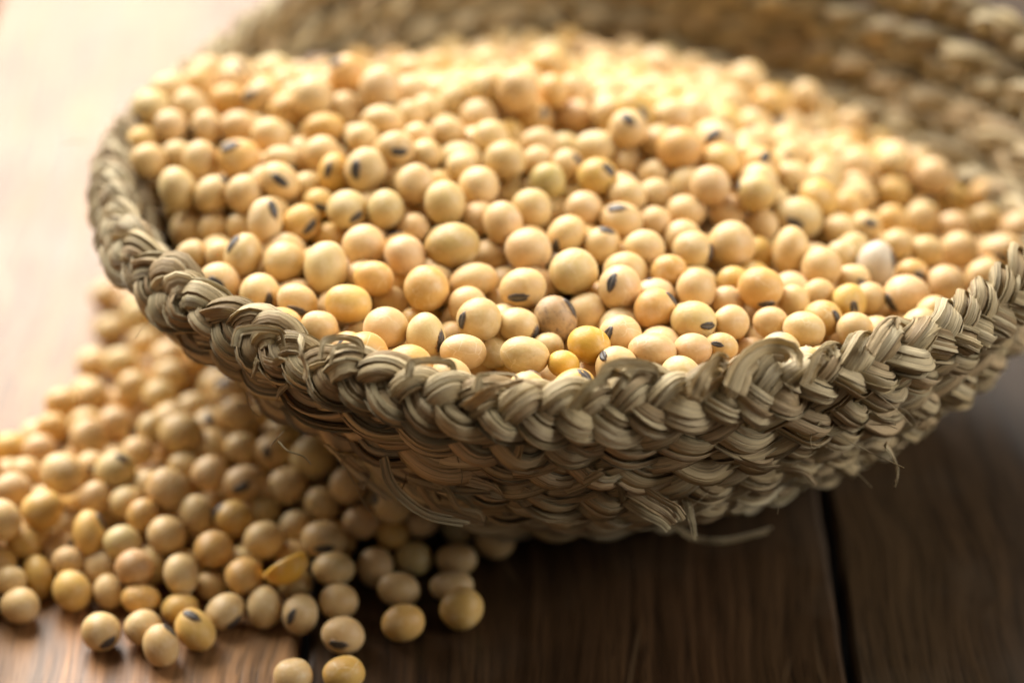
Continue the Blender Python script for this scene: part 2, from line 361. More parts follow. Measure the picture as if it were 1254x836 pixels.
LOOSE = [(0.00096, [[-0.02015, 0.36938, 0.0377], [-0.01908, 0.36652, 0.035], [-0.01626, 0.36482, 0.03229], [-0.01242, 0.36367, 0.03044], [-0.00666, 0.36313, 0.02958]], 0.94),
 (0.00085, [[-0.01502, 0.37334, 0.02931], [-0.01197, 0.37024, 0.02735], [-0.00807, 0.36955, 0.02625], [-0.00455, 0.36886, 0.02515]], 0.51),
 (0.00107, [[-0.01059, 0.36959, 0.03255], [-0.00737, 0.36921, 0.03062], [-0.00511, 0.37307, 0.02566], [-0.00358, 0.37711, 0.02118]], 0.98),
 (0.0009, [[-0.01649, 0.37196, 0.03201], [-0.01125, 0.36989, 0.03171], [-0.00605, 0.36798, 0.03242], [-0.00192, 0.36642, 0.03352]], 0.08),
 (0.00118, [[-0.01149, 0.37658, 0.02447], [-0.00752, 0.37553, 0.02392], [-0.00354, 0.37334, 0.02515], [-0.00105, 0.37187, 0.02619]], 0.61),
 (0.00065, [[-0.01255, 0.37039, 0.03232], [-0.01021, 0.36913, 0.03162], [-0.0084, 0.36762, 0.02921], [-0.00543, 0.36721, 0.02855], [-0.00452, 0.36652, 0.02746]], 0.38),
 (0.00084, [[-0.00858, 0.36711, 0.03538], [-0.00473, 0.36597, 0.03507], [-0.00269, 0.36647, 0.03379], [-0.00167, 0.36773, 0.03165]], 0.8),
 (0.00092, [[-0.02635, 0.37542, 0.03357], [-0.0247, 0.37542, 0.03168], [-0.02347, 0.3761, 0.02994], [-0.02413, 0.37526, 0.0286], [-0.02452, 0.37485, 0.02793]], 0.17),
 (0.00072, [[-0.02953, 0.37546, 0.03591], [-0.02648, 0.37677, 0.03138], [-0.0232, 0.37524, 0.02894], [-0.01927, 0.37371, 0.02649]], 0.87),
 (0.00102, [[0.01832, 0.36601, 0.0338], [0.02146, 0.36394, 0.03276], [0.02402, 0.36313, 0.03146], [0.02581, 0.36218, 0.02994]], 0.54),
 (0.00084, [[0.01783, 0.3683, 0.03031], [0.02098, 0.3659, 0.02948], [0.02356, 0.36522, 0.02839], [0.02484, 0.36454, 0.0273]], 0.9),
 (0.00077, [[0.0202, 0.36562, 0.0347], [0.02336, 0.36388, 0.03342], [0.02565, 0.3632, 0.03234], [0.02693, 0.36226, 0.03083]], 0.48),
 (0.00082, [[-0.00111, 0.35707, 0.05236], [0.00012, 0.35646, 0.051], [0.00112, 0.35763, 0.04797], [0.00062, 0.35913, 0.0447], [-0.00038, 0.36069, 0.04135]], 0.43),
 (0.00076, [[0.00831, 0.36543, 0.03421], [0.01077, 0.36269, 0.03736], [0.01296, 0.3608, 0.04021], [0.01418, 0.36005, 0.04164]], 0.79),
 (0.00065, [[0.01639, 0.36372, 0.03695], [0.01731, 0.36601, 0.03286], [0.01728, 0.36975, 0.0277]], 0.98),
 (0.00075, [[-0.03841, 0.37053, 0.0552], [-0.03653, 0.36781, 0.05633], [-0.03514, 0.36664, 0.05766], [-0.03427, 0.36624, 0.05703]], 0.37),
 (0.00051, [[-0.03938, 0.37137, 0.05467], [-0.03986, 0.3715, 0.05279], [-0.04067, 0.37361, 0.04993]], 0.97),
 (0.00058, [[-0.03476, 0.36987, 0.05113], [-0.03626, 0.37163, 0.04848], [-0.03699, 0.37336, 0.04613]], 0.93),
 (0.00088, [[-0.03215, 0.36965, 0.05946], [-0.03204, 0.36446, 0.06022], [-0.03131, 0.36475, 0.0571], [-0.03185, 0.36576, 0.05438]], 0.18),
 (0.00048, [[0.02621, 0.3855, 0.0142], [0.03017, 0.39136, 0.00661], [0.03502, 0.39092, 0.0059], [0.03986, 0.39136, 0.00661], [0.04498, 0.3921, 0.00778]], 0.61),
 (0.00069, [[0.05786, 0.36464, 0.04323], [0.06113, 0.37507, 0.0335], [0.06165, 0.37382, 0.03151], [0.06113, 0.37272, 0.02974]], 0.7),
 (0.00065, [[0.0277, 0.3709, 0.02879], [0.02866, 0.36785, 0.02619], [0.02918, 0.36634, 0.02377]], 0.94),
 (0.00058, [[0.05581, 0.37304, 0.04374], [0.05799, 0.37153, 0.0432], [0.06029, 0.37132, 0.04288]], 0.67),
 (0.0007, [[0.03458, 0.36459, 0.04097], [0.03826, 0.36263, 0.04048], [0.04141, 0.36276, 0.04069]], 0.13),
 (0.00077, [[0.00167, 0.36642, 0.03352], [0.00554, 0.36708, 0.03117], [0.00939, 0.36675, 0.0314], [0.01317, 0.36516, 0.03377]], 0.5),
 (0.00059, [[0.04337, 0.37389, 0.03226], [0.04651, 0.37255, 0.03239], [0.04845, 0.37159, 0.03084]], 0.49),
 (0.00062, [[0.00906, 0.35838, 0.04747], [0.01157, 0.35848, 0.04574], [0.01466, 0.35825, 0.0465]], 0.5),
 (0.00078, [[0.0473, 0.36769, 0.04499], [0.05022, 0.36998, 0.04224], [0.05318, 0.3716, 0.04238], [0.05599, 0.3748, 0.03994]], 0.96),
 (0.00209, [[0.03317, 0.35767, 0.05785], [0.035, 0.36092, 0.06041], [0.03875, 0.36506, 0.06042], [0.04214, 0.36412, 0.06043], [0.04323, 0.35952, 0.06044]], 0.35),
 (0.00148, [[0.04424, 0.36163, 0.05645], [0.04595, 0.36241, 0.06034], [0.04769, 0.36523, 0.06032], [0.04866, 0.36241, 0.06034]], 0.22),
 (0.00136, [[0.02724, 0.35639, 0.05751], [0.02869, 0.35791, 0.06031], [0.03117, 0.3625, 0.06029], [0.03257, 0.36118, 0.06025]], 0.52),
 (0.00113, [[0.05441, 0.36611, 0.05947], [0.05673, 0.37074, 0.06026], [0.05883, 0.37382, 0.06028], [0.05931, 0.37145, 0.06026]], 0.64),
 (0.00122, [[0.00891, 0.35515, 0.05628], [0.01153, 0.3549, 0.06022], [0.01505, 0.35893, 0.06024], [0.01769, 0.35761, 0.06021]], 0.94),
 (0.0011, [[-0.007, 0.35724, 0.0549], [-0.00328, 0.35464, 0.05981], [0.00158, 0.35676, 0.06017], [0.00449, 0.35499, 0.06016]], 0.58),
 (0.00013, [[-0.02778, 0.37716, 0.03239], [-0.02544, 0.37343, 0.0302], [-0.02361, 0.37149, 0.0271], [-0.02139, 0.36997, 0.02467]], 0.27),
 (0.00013, [[-0.03626, 0.36497, 0.04377], [-0.03462, 0.36293, 0.04332], [-0.0321, 0.3624, 0.04247], [-0.03059, 0.36139, 0.04087]], 0.93),
 (0.00016, [[-0.03752, 0.36444, 0.04291], [-0.03609, 0.36358, 0.04531], [-0.03509, 0.36411, 0.04616]], 0.49),
 (0.00013, [[-0.00845, 0.36293, 0.0421], [-0.00776, 0.36465, 0.03786], [-0.00801, 0.3633, 0.0357]], 0.68),
 (0.00013, [[-0.04252, 0.37977, 0.04319], [-0.0416, 0.37714, 0.04181], [-0.04004, 0.37632, 0.04049]], 0.48),
 (0.00012, [[0.0213, 0.35694, 0.05215], [0.02337, 0.35538, 0.05437], [0.02541, 0.3562, 0.05323]], 0.22),
 (0.00013, [[0.06037, 0.37349, 0.04879], [0.06268, 0.37411, 0.04961], [0.06479, 0.37721, 0.047]], 0.69),
 (0.00012, [[0.00769, 0.35515, 0.05628], [0.00943, 0.35528, 0.05326], [0.01166, 0.3556, 0.05246]], 0.77),
 (0.00068, [[-0.02918, 0.36529, 0.05852], [-0.02876, 0.36671, 0.06049], [-0.0276, 0.36744, 0.06084], [-0.02602, 0.36808, 0.06073], [-0.02444, 0.36846, 0.0602], [-0.02327, 0.36847, 0.05939], [-0.02285, 0.36731, 0.05724]], 0.19),
 (0.00056, [[-0.02749, 0.36388, 0.05854], [-0.02717, 0.36516, 0.06029], [-0.02629, 0.3658, 0.06048], [-0.02508, 0.36641, 0.06031], [-0.02387, 0.36682, 0.05984], [-0.02298, 0.36692, 0.05918], [-0.02266, 0.3659, 0.05725]], 0.46),
 (0.00074, [[-0.01561, 0.36022, 0.05853], [-0.01516, 0.36143, 0.06017], [-0.01391, 0.36202, 0.06027], [-0.0122, 0.3626, 0.06008], [-0.01049, 0.36303, 0.05963], [-0.00924, 0.36318, 0.05905], [-0.00878, 0.36224, 0.05723]], 0.36),
 (0.0008, [[0.01334, 0.35789, 0.05858], [0.0139, 0.35932, 0.06057], [0.01544, 0.36007, 0.06094], [0.01755, 0.36072, 0.06084], [0.01966, 0.36108, 0.06029], [0.02121, 0.36107, 0.05945], [0.02178, 0.3599, 0.05727]], 0.17),
 (0.00055, [[0.01661, 0.35704, 0.05854], [0.01698, 0.35834, 0.06032], [0.01798, 0.359, 0.06054], [0.01935, 0.35961, 0.06038], [0.02073, 0.36001, 0.05989], [0.02174, 0.36009, 0.0592], [0.02211, 0.35905, 0.05724]], 0.22),
 (0.00073, [[-0.00525, 0.35658, 0.05855], [-0.00482, 0.35775, 0.06012], [-0.00367, 0.3583, 0.06019], [-0.00208, 0.35888, 0.05998], [-0.00049, 0.35931, 0.05954], [0.00068, 0.35949, 0.059], [0.0011, 0.35859, 0.05725]], 0.96),
 (0.00075, [[-0.0424, 0.36905, 0.05851], [-0.04191, 0.37032, 0.06022], [-0.04058, 0.37093, 0.06038], [-0.03876, 0.37153, 0.06021], [-0.03692, 0.37195, 0.05975], [-0.03558, 0.37208, 0.05913], [-0.03509, 0.37109, 0.05723]], 0.88)]
def loose_strip(hw, pts, rnd):
    P = np.array(pts); n = 26; t = np.linspace(0, len(P)-1.0001, n); i = t.astype(int); f = (t-i)[:, None]
    E = np.vstack([2*P[0]-P[1], P, 2*P[-1]-P[-2]])
    p0, p1, p2, p3 = E[i], E[i+1], E[i+2], E[i+3]
    X = p1+.5*f*(p2-p0+f*(2*p0-5*p1+4*p2-p3+f*(3*(p1-p2)+p3-p0)))
    T = nrm(np.gradient(X, axis=0)); rad = X-np.array([XC, YC, X[:, 2].mean()]); rad[:, 2] = .012
    O = nrm(rad-T*(rad*T).sum(1, keepdims=True)); F = np.cross(O, T)
    tw = np.cumsum(rng.normal(0, .10, n))+rng.uniform(-.35, .35)
    F2 = F*np.cos(tw)[:, None]+O*np.sin(tw)[:, None]; O2 = O*np.cos(tw)[:, None]-F*np.sin(tw)[:, None]
    w = hw*(1+np.cumsum(rng.normal(0, .05, n)))*np.clip(np.linspace(1.1, .75, n), .3, 1.2)
    u = np.concatenate([[0], np.cumsum(np.linalg.norm(np.diff(X, axis=0), axis=1))])
    parts = []
    for k in range(3 if hw > .0004 else 1):                # folded strips lying side by side
        sh = (k-1)*hw*.55 if hw > .0004 else 0
        cut = n-int(rng.integers(0, 4))
        parts.append(ribbon_mesh((X+F2*sh+O2*(abs(k-1)*-.00015))[:cut], nrm(F2+O2*(k-1)*.5)[:cut], O2[:cut], (w*(.52 if hw > .0004 else 1))[:cut], (w*.10+.00007)[:cut], ARCH8, (u+rng.uniform(0, 3))[:cut], min(1, max(0, rnd+rng.normal(0, .12))), False))
    V, Q, A = join(parts); me = mesh_np('loose_strip', V, Q); add_attr(me, 'fibre', A)
    return obj('loose_strip' if hw > .0004 else 'stray_fibre', me, M_straw, basket)
for hw, pts, rnd in LOOSE: loose_strip(hw, pts, rnd)

# fine broken hairs standing off the rim and wall
for k in range(70):
    thh = math.radians(rng.uniform(172, 372)); sa_ = rng.uniform(-.004, .030); r_, z_, mr_, mz_ = profile(sa_)
    dg_ = math.degrees(thh) % 360
    r_ += .0095*math.exp(-(((dg_-5+180) % 360-180)/36)**2)-.0085*math.exp(-((dg_-205)/34)**2)*min(1, max(0, (.054-z_)/.026))-.003*math.exp(-((dg_-192)/20)**2)
    rd = np.array([math.cos(thh), math.sin(thh), 0]); tg = np.array([-math.sin(thh), math.cos(thh), 0])
    p0 = np.array([XC, YC, z_])+rd*(r_+.0028); dv = rd*rng.uniform(.2, 1)+tg*rng.normal(0, 1.2)+np.array([0, 0, rng.normal(-.1, .7)]); dv /= np.linalg.norm(dv)
    L = rng.uniform(.003, .009); bend = rng.normal(0, .35, 3)
    loose_strip(rng.uniform(.00004, .00011), [(p0+dv*L*q+bend*L*q*q).tolist() for q in (0, .35, .7, 1)], rng.random())


# ------------------------------------------------------------------ soybeans
def ico(level):
    import bmesh
    bm = bmesh.new(); bmesh.ops.create_icosphere(bm, subdivisions=level, radius=1.0)
    V = np.array([v.co[:] for v in bm.verts]); F = np.array([[v.index for v in f.verts] for f in bm.faces]); bm.free()
    return V, F
def lumpy(V, seed, wrinkle=False):
    q = np.random.default_rng(seed); V = V.copy(); d = np.zeros(len(V))-.004
    for _ in range(5):
        k = q.normal(size=3); k /= np.linalg.norm(k); d += q.normal(0, .012)*np.cos(q.uniform(1.2, 3.0)*(V@k)*1.6+q.uniform(0, 6))
    ax = q.normal(size=3); ax /= np.linalg.norm(ax)
    d += .016*q.normal()*(V@ax)
    if wrinkle:
        for _ in range(2):
            k = q.normal(size=3); k /= np.linalg.norm(k); c = q.normal(size=3); c /= np.linalg.norm(c)
            line = V@k+.15*np.sin(4*(V@c)); d += .028*np.exp(-(line/.07)**2)*np.clip((V@c)+.3, 0, 1)
    return V*(1+d)[:, None]
V4, F4 = ico(4); V2, F2_ = ico(3)
bean_meshes = []
for k in range(6):
    me = mesh_np('soybean_body', lumpy(V4, 40+k), F4); me.materials.append(M_bean); bean_meshes.append(me)
wrinkled = []
for k in range(3):
    me = mesh_np('soybean_body_wrinkled', lumpy(V4, 90+k, True), F4); me.materials.append(M_bean); wrinkled.append(me)
mottled_mesh = mesh_np('soybean_body_mottled', lumpy(V4, 77), F4); mottled_mesh.materials.append(M_mottled)
def hilum_geo(L, Wd, seed):
    """oval scar patch hugging the unit sphere round +Z, long axis X"""
    q = np.random.default_rng(seed); rings, n = 6, 26; V = [(0, 0, 1.035)]; A = [(0, 0, 0)]; F = []
    wob = [1+.07*q.normal() for _ in range(n)]
    for r in range(1, rings+1):
        t = r/rings
        for j in range(n):
            an = 2*math.pi*j/n; w = 1+(wob[j]-1)*t
            x, y = L*t*math.cos(an)*w, Wd*t*math.sin(an)*w*(1-.18*math.cos(an)**2)
            h = 1.050+.010*math.exp(-((t-.62)/.2)**2)-.015*math.exp(-(y/(Wd*.22))**2)*(t < .75) - (.085 if r == rings else .012 if r == rings-1 else 0)
            zz_ = math.sqrt(max(0, 1-x*x-y*y)); V.append((x*h, y*h, zz_*h)); A.append((t*math.cos(an), t*math.sin(an), seed*.37))
    for j in range(n): F.append((0, 1+j, 1+(j+1) % n))
    for r in range(rings-1):
        for j in range(n):
            a, b = 1+r*n+j, 1+r*n+(j+1) % n; F.append((a, a+n, b)); F.append((b, a+n, b+n))
    return np.array(V), np.array(F), np.array(A)
hil = []
for k, (L, Wd) in enumerate(((.50, .24), (.54, .26), (.46, .22), (.52, .28))):
    V, F, A = hilum_geo(L, Wd, k); me = mesh_np('hilum', V, F); add_attr(me, 'scar', A); me.materials.append(M_hilum); hil.append(me)
TINT = {'n': (232, 198, 137), 'd': (234, 201, 142), 'w': (234, 200, 136), 'y': (230, 187, 104), 'Y': (230, 184, 76), 'g': (226, 198, 136), 'G': (206, 178, 108),
        'p': (234, 198, 143), 'P': (222, 174, 120), 'o': (229, 183, 108), 'W': (222, 206, 182), 'm': (196, 164, 116)}
def tint(t):
    c = np.array(TINT[t], float)+rng.normal(0, 4)+rng.normal(0, 1.5, 3)
    return tuple(x*.80 for x in s2l(np.clip(c, 20, 250)))
